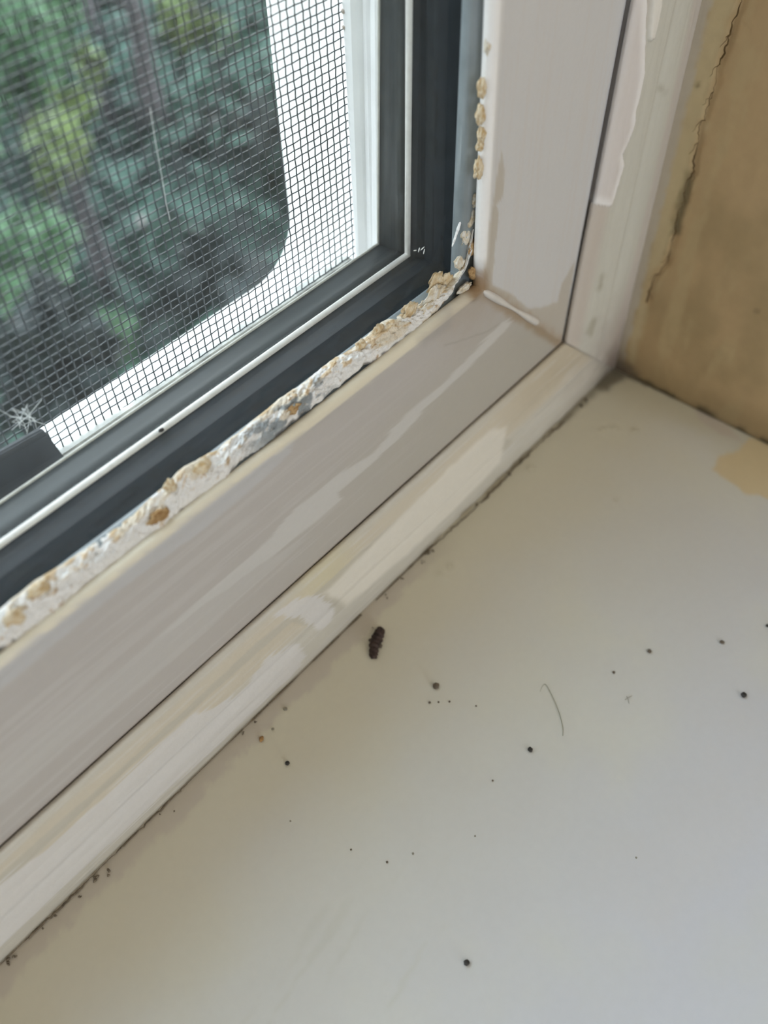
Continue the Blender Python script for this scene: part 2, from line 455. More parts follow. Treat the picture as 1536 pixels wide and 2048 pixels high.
boxes('wall_core', [(0.0007, 1.6, YR, YO, -0.95, 1.6)], M['roomwall'], wall)

# ---- crack: a ragged dark line with a lifted paint rim, lying in the plaster
def ribbon(pl3, widths, nrm, thick):
    V = []; Fc = []
    pl3 = [np.array(p) for p in pl3]
    for i, p in enumerate(pl3):
        d = pl3[min(i + 1, len(pl3) - 1)] - pl3[max(i - 1, 0)]; d = d / np.linalg.norm(d)
        s_ = np.cross(nrm, d); w = widths[i]
        V += [p - s_ * w, p + nrm * thick, p + s_ * w]
    for i in range(len(pl3) - 1):
        a = i * 3
        Fc += [(a, a + 1, a + 4, a + 3), (a + 1, a + 2, a + 5, a + 4)]
    return V, Fc
def ragged(pl2, step, jit, seed):
    r = np.random.default_rng(seed); out = []
    for a, b in zip(pl2[:-1], pl2[1:]):
        n = max(1, int(np.linalg.norm(b - a) / step))
        for k_ in range(n):
            out.append(a + (b - a) * k_ / n + r.normal(0, jit, 2))
    out.append(pl2[-1]); return np.array(out)
cr = ragged(crack, 0.0005, 0.00012, 3)
cw = 0.00004 + 0.00014 * np.clip(fbm(np.arange(len(cr)) * 0.17, np.zeros(len(cr)) + 3) * 2.6 - 0.9, 0, 1)
parts = [ribbon([(-0.0007, p[0], p[1]) for p in cr], cw, np.array([-1.0, 0, 0]), 0.00006)]
r5 = np.random.default_rng(5)
for i in range(12, len(cr) - 6, 9):
    q = cr[i:i + 6].copy(); q[:, 0] += np.linspace(0, 0.0012, 6) * r5.choice([-1, 1]) * r5.random(); q += r5.normal(0, 0.0001, q.shape)
    parts.append(ribbon([(-0.0007, p[0], p[1]) for p in q], np.linspace(0.00008, 0.00003, 6), np.array([-1.0, 0, 0]), 0.00005))
v, f = join_geo(parts)
mesh_obj('plaster_crack', v, f, plain('crack_shadow_brown', (0.13, 0.085, 0.04), 0.9, var=0.3, scale=900, spec=0.1), wall)

# ================================================================== MOULDINGS (painted strips round the window)
zc, xc = E_gap['z'], None
def moulding(which):
    """quarter bead between the joint with sill / reveal and the dark gap beside the sash"""
    prof = [(0.0015, 0.0), (0.0013, 0.03), (0.0011, 0.07), (0.0009, 0.14), (0.0007, 0.24), (0.0007, 0.33), (0.0010, 0.42), (0.0013, 0.47), (0.0011, 0.52), (0.0013, 0.58), (0.0016, 0.68), (0.0020, 0.8), (0.0024, 0.9), (0.0027, 0.96), (0.0030, 0.99), (0.0034, 1.0), (0.0040, 0.985), (0.0048, 0.93), (0.0076, 0.9)]
    pr = np.array(prof)
    t = np.linspace(0, 1, 90)
    arc = np.concatenate([[0], np.cumsum(np.hypot(np.diff(pr[:, 0]), np.diff(pr[:, 1] * 0.022)))]); arc /= arc[-1]
    py_ = np.interp(t, arc, pr[:, 0]); pw = np.interp(t, arc, pr[:, 1])
    if which == 'bottom':
        s_ = np.concatenate([[0, 0.3, 0.6], np.linspace(0.755, 1, 420)])
        zz = pw * (E_gap['z'] - 0.0006)
        xcn = np.array([0.968 * e_x(E_gap, E_gap['z']) * w for w in pw])       # mitre towards the corner of sill and reveal
        Xg = XL + (xcn[None, :] - XL) * s_[:, None]
        P = np.stack([Xg, np.tile(py_, (len(s_), 1)), np.tile(zz, (len(s_), 1))], 2)
    else:
        s_ = np.concatenate([np.linspace(0, 0.16, 420), [0.25, 0.5, ZT]])
        zcn = pw * (E_gap['z'] - 0.0003)
        Zg = zcn[None, :] + (ZT - zcn[None, :]) * (s_[:, None] / ZT)
        Xg = 0.968 * pw[None, :] * np.array([[e_x(E_gap, z) for z in row] for row in np.minimum(Zg, 0.16)]) + 0.0
        P = np.stack([Xg, np.tile(py_ - 0.0003, (len(s_), 1)), Zg], 2)
    return P, np.tile(pw, (len(s_), 1))
# bottom strip
P, Wd = moulding('bottom')
Q = P.reshape(-1, 3); wv = Wd.ravel()
P2 = Q[:, [0, 2]]
n1 = fbm(P2[:, 0] * 45 + 2, P2[:, 1] * 500); n2 = fbm(P2[:, 0] * 500, P2[:, 1] * 500); ns = fbm(P2[:, 0] * 90, P2[:, 1] * 2600 + 7, 3)
c = np.tile(np.array([0.555, 0.535, 0.485]), (len(Q), 1))
c = mix(c, (0.60, 0.54, 0.44), sstep(0.5, 0.62, wv) * sstep(1.0, 0.9, wv) * 0.75)
c = mix(c, (0.62, 0.57, 0.38), sstep(0.55, 0.75, wv) * sstep(0.012, 0.0, np.abs(P2[:, 0] + 0.098)) * 0.6)
c = mix(c, (0.50, 0.44, 0.34), sstep(0.5, 0.75, wv) * sstep(0.055, 0.03, -P2[:, 0]) * 0.8)
c = mix(c, (0.66, 0.65, 0.635), sstep(0.55, 0.75, ns) * 0.4)
bare = poly_([(745, 1165), (660, 1240), (640, 1262), (590, 1250), (480, 1350), (250, 1560), (0, 1795), (0, 1770), (300, 1500), (520, 1295), (640, 1190), (800, 1045), (990, 870), (1030, 880), (900, 1020)], 0.001)
smearA = poly_([(675, 1222), (662, 1250), (640, 1264), (605, 1243), (560, 1247), (610, 1208), (652, 1196)], 0.0005)
smearB = poly_([(603, 1290), (616, 1316), (585, 1360), (520, 1415), (470, 1462), (310, 1612), (100, 1808), (-40, 1935), (-40, 1830), (100, 1712), (240, 1588), (400, 1440), (485, 1392), (545, 1318)], 0.0004)
ridge_highlight = poly_([(690, 1215), (800, 1120), (905, 1022), (1000, 925), (1022, 852), (988, 862), (890, 955), (740, 1105), (650, 1192)], 0.001)
c = mix(c, (0.50, 0.475, 0.415), sstep(0.0, 0.0004, sd(P2, bare) + (n2 - 0.5) * 0.0006) * 0.8)
c = mix(c, (0.77, 0.74, 0.68), sstep(-0.0003, 0.0012, sd(P2, ridge_highlight) + (n2 - 0.5) * 0.0008) * 0.75)  # highlight along the ridge, put into the colour
for pg in (smearA, smearB):
    c = mix(c, (0.66, 0.65, 0.655), sstep(-0.0001, 0.0003, sd(P2, pg) + (ns - 0.5) * 0.0022) * 0.85)
c = mix(c, (0.33, 0.29, 0.2), sstep(0.07, 0.0, wv + (n2 - 0.5) * 0.06) * 0.7)
c = mix(c, (0.2, 0.16, 0.1), sstep(0.12, 0.02, wv + (n2 - 0.5) * 0.14) * sstep(0.085, 0.06, -P2[:, 0]) * sstep(0.4, 0.55, fbm(P2[:, 0] * 260, P2[:, 1] * 100, 3)) * 0.8)
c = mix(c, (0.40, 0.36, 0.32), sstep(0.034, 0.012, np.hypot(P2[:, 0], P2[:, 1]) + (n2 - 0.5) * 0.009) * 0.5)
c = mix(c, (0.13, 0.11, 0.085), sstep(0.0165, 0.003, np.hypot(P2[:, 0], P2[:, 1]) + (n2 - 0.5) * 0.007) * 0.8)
Pd = Q.copy(); Pd[:, 1] -= ((ns - 0.5) * 0.00010 + (n1 - 0.5) * 0.0004) * sstep(0, 0.06, wv)
b = grid_obj('trim_2', Pd.reshape(P.shape), M['paint'], None, np.column_stack([c, np.clip(0.3 + 0.25 * n2, 0, 1)]), flip=True); struct(b)
# side strip
P, Wd = moulding('side')
Q = P.reshape(-1, 3); wv = Wd.ravel(); P2 = Q[:, [0, 2]]
n1 = fbm(P2[:, 0] * 300, P2[:, 1] * 40 + 8); n2 = fbm(P2[:, 0] * 500 + 9, P2[:, 1] * 500); ns = fbm(P2[:, 0] * 2600, P2[:, 1] * 90, 3)
c = np.tile(np.array([0.57, 0.565, 0.515]), (len(Q), 1))
c = mix(c, (0.55, 0.49, 0.46), sstep(0.28, 0.16, wv + (n1 - 0.5) * 0.12) * 0.7)
c = mix(c, (0.53, 0.47, 0.43), sstep(0.75, 0.9, wv) * 0.8)
film = poly_([(1304, -40), (1304, 0), (1297, 87), (1291, 147), (1281, 197), (1274, 230), (1273, 250), (1261, 287), (1251, 310), (1252, 333), (1237, 383), (1229, 415), (1191, 413), (1221, 277), (1237, 200), (1257, 110), (1275, 0), (1285, -40)], 0.001)
flap = poly_([(1326, -30), (1324, 10), (1318, 40), (1309, 78), (1300, 84), (1302, 60), (1308, 20), (1311, -30)], 0.001)
sf = sd(P2, film) + (n2 - 0.5) * 0.0008; sf2 = sd(P2, flap) + (n2 - 0.5) * 0.0004
fm = sstep(-0.0001, 0.0002, sf); fm2 = sstep(-0.0001, 0.0002, sf2)
c = mix(c, (0.66, 0.625, 0.62), fm)
c = mix(c, (0.86, 0.85, 0.86), fm * sstep(0.0022, 0.0004, sd(P2, film)) * 0.8)
c = mix(c, (0.76, 0.74, 0.70), fm2)
for pg in ([(1320, 176), (1330, 180), (1326, 184)], [(1196, 640), (1186, 672), (1180, 668), (1190, 640)], [(1208, 555), (1212, 556), (1206, 580), (1202, 578)]):
    d = sd(P2, poly_(pg, 0.0008)); c = mix(c, (0.3, 0.28, 0.21), sstep(-0.0011, 0.0006, d + (n2 - 0.5) * 0.0014) * 0.6)
c = mix(c, (0.33, 0.28, 0.22), sstep(0.014, 0.002, P2[:, 1] - 0.0 + (n1 - 0.5) * 0.012) * 0.6)
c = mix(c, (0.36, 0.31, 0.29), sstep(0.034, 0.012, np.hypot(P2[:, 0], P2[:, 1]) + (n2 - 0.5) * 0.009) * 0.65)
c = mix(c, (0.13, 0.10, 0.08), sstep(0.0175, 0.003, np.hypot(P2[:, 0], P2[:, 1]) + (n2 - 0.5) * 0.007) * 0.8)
Pd = Q.copy(); Pd[:, 1] -= 0.00035 * fm + 0.0006 * fm2 + ((ns - 0.5) * 0.0001 + (n1 - 0.5) * 0.0005) * sstep(0, 0.06, wv)
b3 = grid_obj('trim_3', Pd.reshape(P.shape), M['paint'], None, np.column_stack([c, np.clip(0.32 + 0.25 * n2, 0, 1)])); struct(b3)

# ================================================================== WINDOW
win = empty('window_1', (0, 0, 0), 'structure')
# --- sash rail (bottom) and stile (side) : white vinyl, painted face dense
def sash_face(which):
    z0 = E_sash0['z'] + 0.0005
    lipz = E_lip['z']
    pr = [(0.0075, 0.0), (0.0046, 0.0), (0.0041, 0.012), (0.0040, 0.03)] + [(0.0040, t) for t in np.linspace(0.05, 0.93, 68)] + [(0.0039, 0.955), (0.0038, 0.975), (0.0040, 0.99), (0.0045, 1.003), (0.0050, 1.005), (0.0056, 1.0), (0.0060, 0.985), (0.0060, 0.93)]
    pr = np.array(pr)
    if which == 'rail':
        s_ = np.concatenate([[0, 0.35, 0.6], np.linspace(0.74, 1, 430)])
        zz = z0 + pr[:, 1] * (lipz - z0)
        x0 = e_x(E_sash0, E_sash0['z']) - 0.0007; x1 = e_x(E_lip, lipz)
        xa = np.array([e_x(E_sash0, z) for z in zz]) - 0.0007; xb = np.array([e_x(E_lip, z) for z in zz])
        xcn = xa + pr[:, 1] * (xb - xa)
        Xg = XL + (xcn[None, :] - XL) * s_[:, None]
        return np.stack([Xg, np.tile(pr[:, 0], (len(s_), 1)), np.tile(zz, (len(s_), 1))], 2), np.tile(pr[:, 1], (len(s_), 1))
    s_ = np.concatenate([np.linspace(0, 0.16, 430), [0.3, 0.6, ZT]])
    zcn = z0 + pr[:, 1] * (lipz - z0)
    Zg = zcn[None, :] + (ZT - zcn[None, :]) * (s_[:, None] / ZT)
    Zm = np.minimum(Zg, 0.16)
    xa = np.vectorize(lambda z: e_x(E_sash0, z))(Zm) - 0.0007; xb = np.vectorize(lambda z: e_x(E_lip, z))(Zm)
    Xg = xa + pr[None, :, 1] * (xb - xa)
    return np.stack([Xg, np.tile(pr[:, 0], (len(s_), 1)), Zg], 2), np.tile(pr[:, 1], (len(s_), 1))
mitre = poly_([(953, 578), (1127, 692)], 0.004)
P, Wd = sash_face('rail')
Q = P.reshape(-1, 3); wv = Wd.ravel(); P2 = Q[:, [0, 2]]
n1 = fbm(P2[:, 0] * 40, P2[:, 1] * 300); n2 = fbm(P2[:, 0] * 600, P2[:, 1] * 600); ns = fbm(P2[:, 0] * 40, P2[:, 1] * 1700, 4)
c = np.tile(np.array([0.475, 0.45, 0.435]), (len(Q), 1))
c = mix(c, (0.43, 0.41, 0.36), sstep(0.13, 0.06, -P2[:, 0]) * sstep(0.9, 0.3, wv) * 0.7)
c = mix(c, (0.55, 0.53, 0.52), sstep(0.5, 0.7, ns) * sstep(0.05, 0.12, -P2[:, 0]) * 0.55)
up_band = poly_([(590, 868), (583, 905), (556, 931), (498, 985), (400, 1065), (250, 1172), (0, 1380), (-60, 1430), (-60, 1375), (0, 1318), (257, 1120), (512, 918)], 0.004)
s1 = poly_([(1028, 640), (1005, 644), (950, 700), (880, 772), (810, 833), (745, 905), (690, 940), (590, 1012), (545, 1070), (420, 1180), (300, 1285), (430, 1195), (560, 1105), (640, 1040), (694, 994), (676, 985), (755, 918), (800, 872), (850, 818), (905, 768), (960, 716), (1012, 662)], 0.004)
s2 = poly_([(640, 1060), (500, 1180), (330, 1330), (120, 1500), (-30, 1630), (-30, 1560), (150, 1410), (350, 1240), (480, 1140)], 0.004)
c = mix(c, (0.52, 0.52, 0.535), sstep(-0.0002, 0.0003, sd(P2, up_band) + (n2 - 0.5) * 0.0006) * 0.85)
c = mix(c, (0.60, 0.59, 0.58), sstep(-0.0002, 0.0003, sd(P2, s1) + (ns - 0.5) * 0.002) * 0.8)
c = mix(c, (0.54, 0.53, 0.52), sstep(-0.0006, 0.0009, sd(P2, s2) + (ns - 0.5) * 0.003) * 0.5)
# yellowed lip
c = mix(c, (0.75, 0.70, 0.57), sstep(0.982, 0.995, wv + (n2 - 0.5) * 0.014 + 0.03 * sstep(0.12, 0.08, -P2[:, 0])) * 0.9)
# dirt by the corner and along the mitre
dm = seg_d(P2, mitre)
c = mix(c, (0.33, 0.235, 0.145), sstep(0.0016, 0.0002, dm + (n2 - 0.5) * 0.001) * 0.75)
dcr_ = np.linalg.norm(P2 - mitre[0], axis=1)
c = mix(c, (0.40, 0.345, 0.29), sstep(0.014, 0.002, dcr_ + (n2 - 0.5) * 0.008) * 0.55)
c = mix(c, (0.22, 0.13, 0.06), sstep(0.0028, 0.0006, dcr_ + (n2 - 0.5) * 0.002) * 0.85)
smudge = poly_([(905, 615), (880, 640), (835, 680), (850, 690), (905, 655)], 0.004)
c = mix(c, (0.33, 0.31, 0.30), sstep(-0.001, 0.001, sd(P2, smudge) + (n2 - 0.5) * 0.0015) * 0.45)
hairline = ragged(poly_([(890, 690), (930, 680), (975, 662), (1000, 648)], 0.004), 0.0008, 0.0001, 9)
c = mix(c, (0.36, 0.34, 0.31), sstep(0.0004, 0.0, seg_d(P2, hairline)) * 0.6)
gapdirt = sstep(0.06, 0.0, wv)
c = mix(c, (0.5, 0.42, 0.36), gapdirt * 0.5)
rail = grid_obj('sash_rail', P, M['vinyl'], win, np.column_stack([c, np.clip(0.28 + 0.12 * n2, 0, 1)]), flip=True)
P, Wd = sash_face('stile')
Q = P.reshape(-1, 3); wv = Wd.ravel(); P2 = Q[:, [0, 2]]
n1 = fbm(P2[:, 0] * 300, P2[:, 1] * 40); n2 = fbm(P2[:, 0] * 600, P2[:, 1] * 600); ns = fbm(P2[:, 0] * 1500, P2[:, 1] * 40, 4)
c = np.tile(np.array([0.61, 0.615, 0.63]), (len(Q), 1))
c = mix(c, (0.60, 0.575, 0.565), sstep(0.5, 0.7, ns) * 0.4)
stain = poly_([(1004, 305), (1009, 350), (1007, 380), (1004, 396), (993, 410), (998, 425), (993, 478), (987, 536), (985, 570), (1024, 587), (1053, 616), (1078, 616), (1115, 603), (1124, 566), (1150, 520), (1127, 692), (953, 578), (967, 566), (965, 549), (967, 497), (971, 465), (974, 449), (984, 428), (985, 406), (990, 380), (996, 340)], 0.004)
c = mix(c, (0.475, 0.435, 0.375), sstep(-0.0002, 0.0003, sd(P2, stain) + (n2 - 0.5) * 0.0007) * 0.8)
dm = seg_d(P2, mitre)
c = mix(c, (0.36, 0.26, 0.17), sstep(0.0026, 0.0004, dm + (n2 - 0.5) * 0.002) * 0.6)
dcr_ = np.linalg.norm(P2 - mitre[0], axis=1)
c = mix(c, (0.26, 0.155, 0.07), sstep(0.0042, 0.0008, dcr_ + (n2 - 0.5) * 0.003) * 0.85)
c = mix(c, (0.90, 0.90, 0.91), sstep(0.945, 0.97, wv) * (0.9 * sstep(0.003, 0.006, dcr_)))  # lip brightened: the sky it reflects is put into the colour
stile = grid_obj('sash_stile', P, M['vinyl'], win, np.column_stack([c, np.clip(0.26 + 0.12 * n2, 0, 1)]))
# solid cores of the sash behind the painted faces, and a black strip standing in for the shade in the gap
core = [e_off(E_sash0, 0.0035, 0.0010), e_off(E_lip, 0.0030, -0.004), e_off(E_lip, 0.0150, -0.006), e_off(E_thin, -0.0020, -0.006), e_off(E_thin, -0.0008, -0.0012), e_off(E_thin, 0.0006, -0.0012), e_off(E_thin, 0.0006, -0.022), e_off(E_sash0, 0.02, 0.0010)]
mv = plain('plain_vinyl', (0.72, 0.71, 0.69), 0.4, var=0.04)
sweep('sash_core', 'sash_core', core, mv, mv, win)
chan = [e_off(E_gap, 0.0042, -0.003), e_off(E_gap, 0.0042, 0.0025), e_off(E_gap, 0.006, 0.0025), e_off(E_gap, 0.006, -0.003)]
gm = plain('gap_shadow_black', (0.018, 0.017, 0.016), 0.8, var=0.2)
sweep('gap_shade_strip', 'gap_shade_strip', chan, gm, gm, win)
# frame behind the mouldings, and the plain far sides of the window (outside the picture)
fr_ = [dict(E_gap, z=0.0, x0=0.0, x1=0.0, y=0.006), e_off(E_gap, 0.003, -0.0005), e_off(E_gap, 0.019, -0.0005), dict(E_gap, z=0.0, x0=0.0, x1=0.0, y=0.022)]
sweep('frame_rail', 'frame_jamb', fr_, mv, mv, win)
boxes('frame_jamb', [(XL, XL + 0.055, 0.0045, 0.025, 0.0, ZT)], mv, win)
boxes('frame_head', [(XL, 0.0, 0.0045, 0.025, ZT - 0.055, ZT)], mv, win)
# weld bead on the mitre
a = on_y(966, 582, 0.004); b_ = on_y(1075, 646, 0.004)
pts = [a + (b_ - a) * t + np.array([0, -0.0001, 0]) for t in np.linspace(0, 1, 24)]
rad = 0.00055 + 0.00018 * np.sin(np.linspace(0, 9, 24)) ; rad[0] = rad[-1] = 0.0002
v, f = tube_geo(pts, rad, 8)
wb = mesh_obj('weld_bead', v, f, plain('white_weld', (0.66, 0.64, 0.62), 0.35, var=0.05), win, True)
# --- gasket bead
g_ = [e_off(E_lip2, 0.0002, -0.004), e_off(E_lip2, 0.0003, -0.0004), e_off(E_lip2, 0.0009, 0.0004), e_off(E_lip2, 0.0018, 0.0010)]
dz = E_bead['z'] - E_lip2['z']; dxx = E_lip2['x0'] - E_bead['x0']
def lerp_e(t, dy=0, o=0):
    r = {k: E_lip2[k] + (E_bead[k] - E_lip2[k]) * t for k in E_lip2}
    return e_off(r, dy, o)
g_ = [lerp_e(0, 0.0001, -0.004), lerp_e(0, 0.0002, -0.0018), lerp_e(0.3, 0, -0.0016), lerp_e(0.38, 0, 0.0001), lerp_e(0.45, -0.0001, 0.0004), lerp_e(0.55, -0.0001, 0.0006), lerp_e(0.7, -0.0001, 0.0006), lerp_e(0.88, 0, 0.0003), lerp_e(1.0), lerp_e(1.0, 0, -0.007)]
sweep('gasket', 'gasket', g_, M['gasket'], M['gasket'], win, smooth=True)
# --- inner and outer glass panes
def pane(name, y0, y1, e_):
    o = boxes(name, [(XL + 0.05, e_x(e_, e_['z']) + 0.0008, y0, y1, e_['z'] - 0.0008, ZT - 0.05)], M['glass'], win)
    return o
pane('glass_pane', 0.00905, 0.0114, E_bead)
pane('glass_pane', 0.0192, 0.0214, E_thin)
# --- spacer between the panes
sp_ = [e_off(E_bead, 0.0001, -0.005), e_off(E_bead, 0.0001, -0.0006), e_off(E_bead, 0.0040, -0.0001), e_off(E_bead, 0.0060, -0.0006), e_off(E_sil, -0.0016, -0.0005), e_off(E_sil, -0.0004, -0.0005), e_off(E_sil, 0.0008, -0.0006), e_off(E_sil, 0.0008, -0.005)]
sweep('spacer_seal', 'spacer_seal', sp_, M['seal'], M['seal'], win, smooth=False)
# rounded dark channel between the strip and the outer edge of the unit
ch_ = [e_off(E_sil, 0.0009, -0.006), e_off(E_sil, 0.0009, -0.0038), e_off(E_sil, 0.0013, -0.0027), e_off(E_sil, 0.0020, -0.0018), e_off(E_sil, 0.0030, -0.0011), e_off(E_thin, -0.0022, -0.0006), e_off(E_thin, -0.0010, -0.0004), e_off(E_thin, 0.0003, -0.0003), e_off(E_thin, 0.0003, -0.005)]
cm_ = plain('grey_channel', (0.05, 0.058, 0.061), 0.4, var=0.15, scale=50, stretch=(1, 8, 8), spec=0.4)
sweep('spacer_channel', 'spacer_channel', ch_, cm_, cm_, win, smooth=True)
st_ = [e_off(E_sil, -0.0003, -0.0008), e_off(E_sil, -0.00035, -0.0004), e_off(E_sil, -0.0002, 0.0), e_off(E_sil, 0.0002, 0.00015), e_off(E_sil, 0.00045, 0.0001), e_off(E_sil, 0.0006, -0.0008)]
sweep('spacer_strip', 'spacer_strip', st_, M['alu'], M['alu'], win, smooth=True)
th_ = [e_off(E_thin, 0.0001, -0.0007), e_off(E_thin, 0.0001, 0.0), e_off(E_thin, 0.0002, 0.0001), e_off(E_thin, 0.0004, 0.0), e_off(E_thin, 0.0004, -0.0007)]
sweep('edge_strip', 'edge_strip', th_, M['edge'], M['edge'], win, smooth=True)

# --- putty: crusty fillet on the gasket, rising on the glass, round the corner
up_px = [(-40, 1247), (0, 1218), (67, 1163), (167, 1100), (247, 1043), (333, 970), (367, 933), (433, 900), (512, 835), (595, 773), (680, 712), (719, 683), (752, 652), (795, 630), (832, 607), (852, 592), (872, 572), (900, 552), (914, 535), (923, 508), (927, 477), (938, 452)]
lo_px = [(-40, 1340), (0, 1309), (67, 1264), (167, 1187), (247, 1127), (333, 1066), (367, 1040), (433, 975), (512, 905), (600, 836), (690, 765), (745, 725), (790, 695), (845, 655), (880, 625), (900, 600), (914, 575), (930, 548), (942, 524), (949, 502), (951, 480), (953, 455)]
U3 = np.array([on_y(*p, 0.00895) for p in up_px]); L3 = np.array([on_y(*p, 0.0058) for p in lo_px])
L3[:, 1] = np.linspace(0.0056, 0.0062, len(L3))
U3 = np.vstack([[-0.32, U3[0][1], U3[0][2]], U3]); L3 = np.vstack([[-0.32, L3[0][1], L3[0][2]], L3])      # on along the rail
def resample(A, n):
    s_ = np.linspace(0, 1, len(A)); d_ = np.concatenate([[0], np.cumsum(np.linalg.norm(np.diff(U3, axis=0), axis=1))]); d_ /= d_[-1]
    t = np.linspace(0, 1, n); return np.stack([np.interp(t, d_, A[:, i]) for i in range(3)], 1)
NU, NV = 1500, 34
Ur = resample(U3, NU); Lr = resample(L3, NU)
cor = sstep(-0.066, -0.058, Ur[:, 0])
nrm = np.stack([-0.75 * cor, -0.6 + 0 * cor, 0.8 * (1 - 0.7 * cor)], 1); nrm /= np.linalg.norm(nrm, axis=1)[:, None]
vv = np.linspace(0, 1, NV)
arcl = np.concatenate([[0], np.cumsum(np.linalg.norm(np.diff(Ur, axis=0), axis=1))])
A_, V_ = np.meshgrid(arcl, vv, indexing='ij')
eu = (fbm(arcl * 330, arcl * 0 + 5, 4) - 0.5); el = (fbm(arcl * 420, arcl * 0 + 9, 4) - 0.5)
frac = np.clip(1 - (arcl[-1] - arcl) / 0.15, 0, 1)
amp = 0.10 + 0.35 * sstep(0.62, 0.9, frac)
lo_t = np.clip(el * 0.35 + 0.03, -0.02, 0.4); hi_t = 1 + eu * amp
T_ = lo_t[:, None] + (hi_t - lo_t)[:, None] * vv[None, :]
nA = fbm(A_ * 900, V_ * 6 + 3, 4); nB = fbm(A_ * 300 + 9, V_ * 2.5, 3); nC = fbm(A_ * 2200, V_ * 14, 3)
prof_h = np.sin(np.pi * np.clip(vv, 0, 1)) ** 0.6
Hh = 0.0005 + (0.0006 + 0.0010 * nB + 0.0011 * (nA - 0.4) + 0.0009 * (nC - 0.5)) * prof_h[None, :]
P = Lr[:, None, :] * (1 - T_[..., None]) + Ur[:, None, :] * T_[..., None] + nrm[:, None, :] * Hh[..., None]
c = np.tile(np.array([0.88, 0.88, 0.88]), (NU * NV, 1))
tv = np.tile(vv, (NU, 1)).ravel(); ar = np.tile(frac[:, None], (1, NV)).ravel(); nAr, nBr, nCr = nA.ravel(), nB.ravel(), nC.ravel()
c = mix(c, (0.76, 0.68, 0.55), sstep(0.50, 0.66, nBr + 0.42 * (tv - 0.62) + 0.16 * (ar - 0.5)) * 0.85)
c = mix(c, (0.60, 0.43, 0.23), sstep(0.60, 0.76, nAr + 0.3 * (tv - 0.62) + 0.14 * (ar - 0.5)) * 0.8)
c = mix(c, (0.36, 0.22, 0.10), sstep(0.68, 0.78, nAr * 0.6 + nCr * 0.4 + 0.08 * (0.5 - tv)) * 0.75)
blue = sstep(0.012, 0.004, np.abs(P.reshape(-1, 3)[:, 0] + 0.098)) * sstep(0.45, 0.6, fbm(A_ * 600 + 70, V_ * 5 + 20, 3)).ravel() * sstep(0.95, 0.7, tv)
c = mix(c, (0.22, 0.26, 0.29), blue * 0.85)
c = mix(c, (0.10, 0.09, 0.085), sstep(0.10, 0.0, tv + (nAr - 0.5) * 0.25) * sstep(0.5, 0.58, fbm(A_ * 120 + 4, V_ * 0.6, 2)).ravel() * 0.85)
putty = grid_obj('glazing_putty', P, M['putty'], win, np.column_stack([c, np.full(len(c), 0.85)]), flip=True)
def blob_part(name, centre, axes, col, parent, seed, subdiv=3, amp=0.35, freq=2.2, mat='putty', flat=None):
    bm = bmesh.new(); bmesh.ops.create_icosphere(bm, subdivisions=subdiv, radius=1.0)
    r = np.random.default_rng(seed); off = r.random(3) * 50
    cols = []
    from mathutils import noise as mn
    for v in bm.verts:
        n_ = mn.fractal(Vector(v.co) * freq + Vector(off), 1.0, 2.0, 4)
        k_ = mn.noise(Vector(v.co) * freq * 1.7 + Vector(off[::-1]))
        v.co *= 1 + amp * n_
        w = min(1, max(0, 0.5 + 1.4 * k_))
        cols.append([col[0][i] * (1 - w) + col[1][i] * w for i in range(3)] + [0.85])
    A = np.array([v.co[:] for v in bm.verts]); Fc = [[v.index for v in f.verts] for f in bm.faces]; bm.free()
    Q_ = np.asarray(centre) + A @ np.asarray(axes)
    return mesh_obj(name, Q_, Fc, M[mat], parent, True, cols if mat == 'putty' else None)
OC = ((0.60, 0.43, 0.22), (0.82, 0.74, 0.58)); WH = ((0.80, 0.79, 0.75), (0.66, 0.55, 0.38)); BR = ((0.30, 0.17, 0.07), (0.55, 0.38, 0.2))
def img_axes(px, py, y, ang, a, b_, t):
    """axes of a flake lying against the plane y=const: long axis at image angle ang (degrees, up to the right)"""
    p = on_y(px, py, y); q = on_y(px + 10 * math.cos(math.radians(ang)), py - 10 * math.sin(math.radians(ang)), y)
    sc = np.linalg.norm(q - p) / 10; d = (q - p) / np.linalg.norm(q - p); n_ = np.array([0, 1.0, 0]); s_ = np.cross(d, n_)
    p2 = on_y(px + 10 * math.sin(math.radians(ang)), py + 10 * math.cos(math.radians(ang)), y); scb = abs((p2 - p) @ s_) / 10
    return p, np.array([d * a * sc, s_ * b_ * scb, n_ * t])
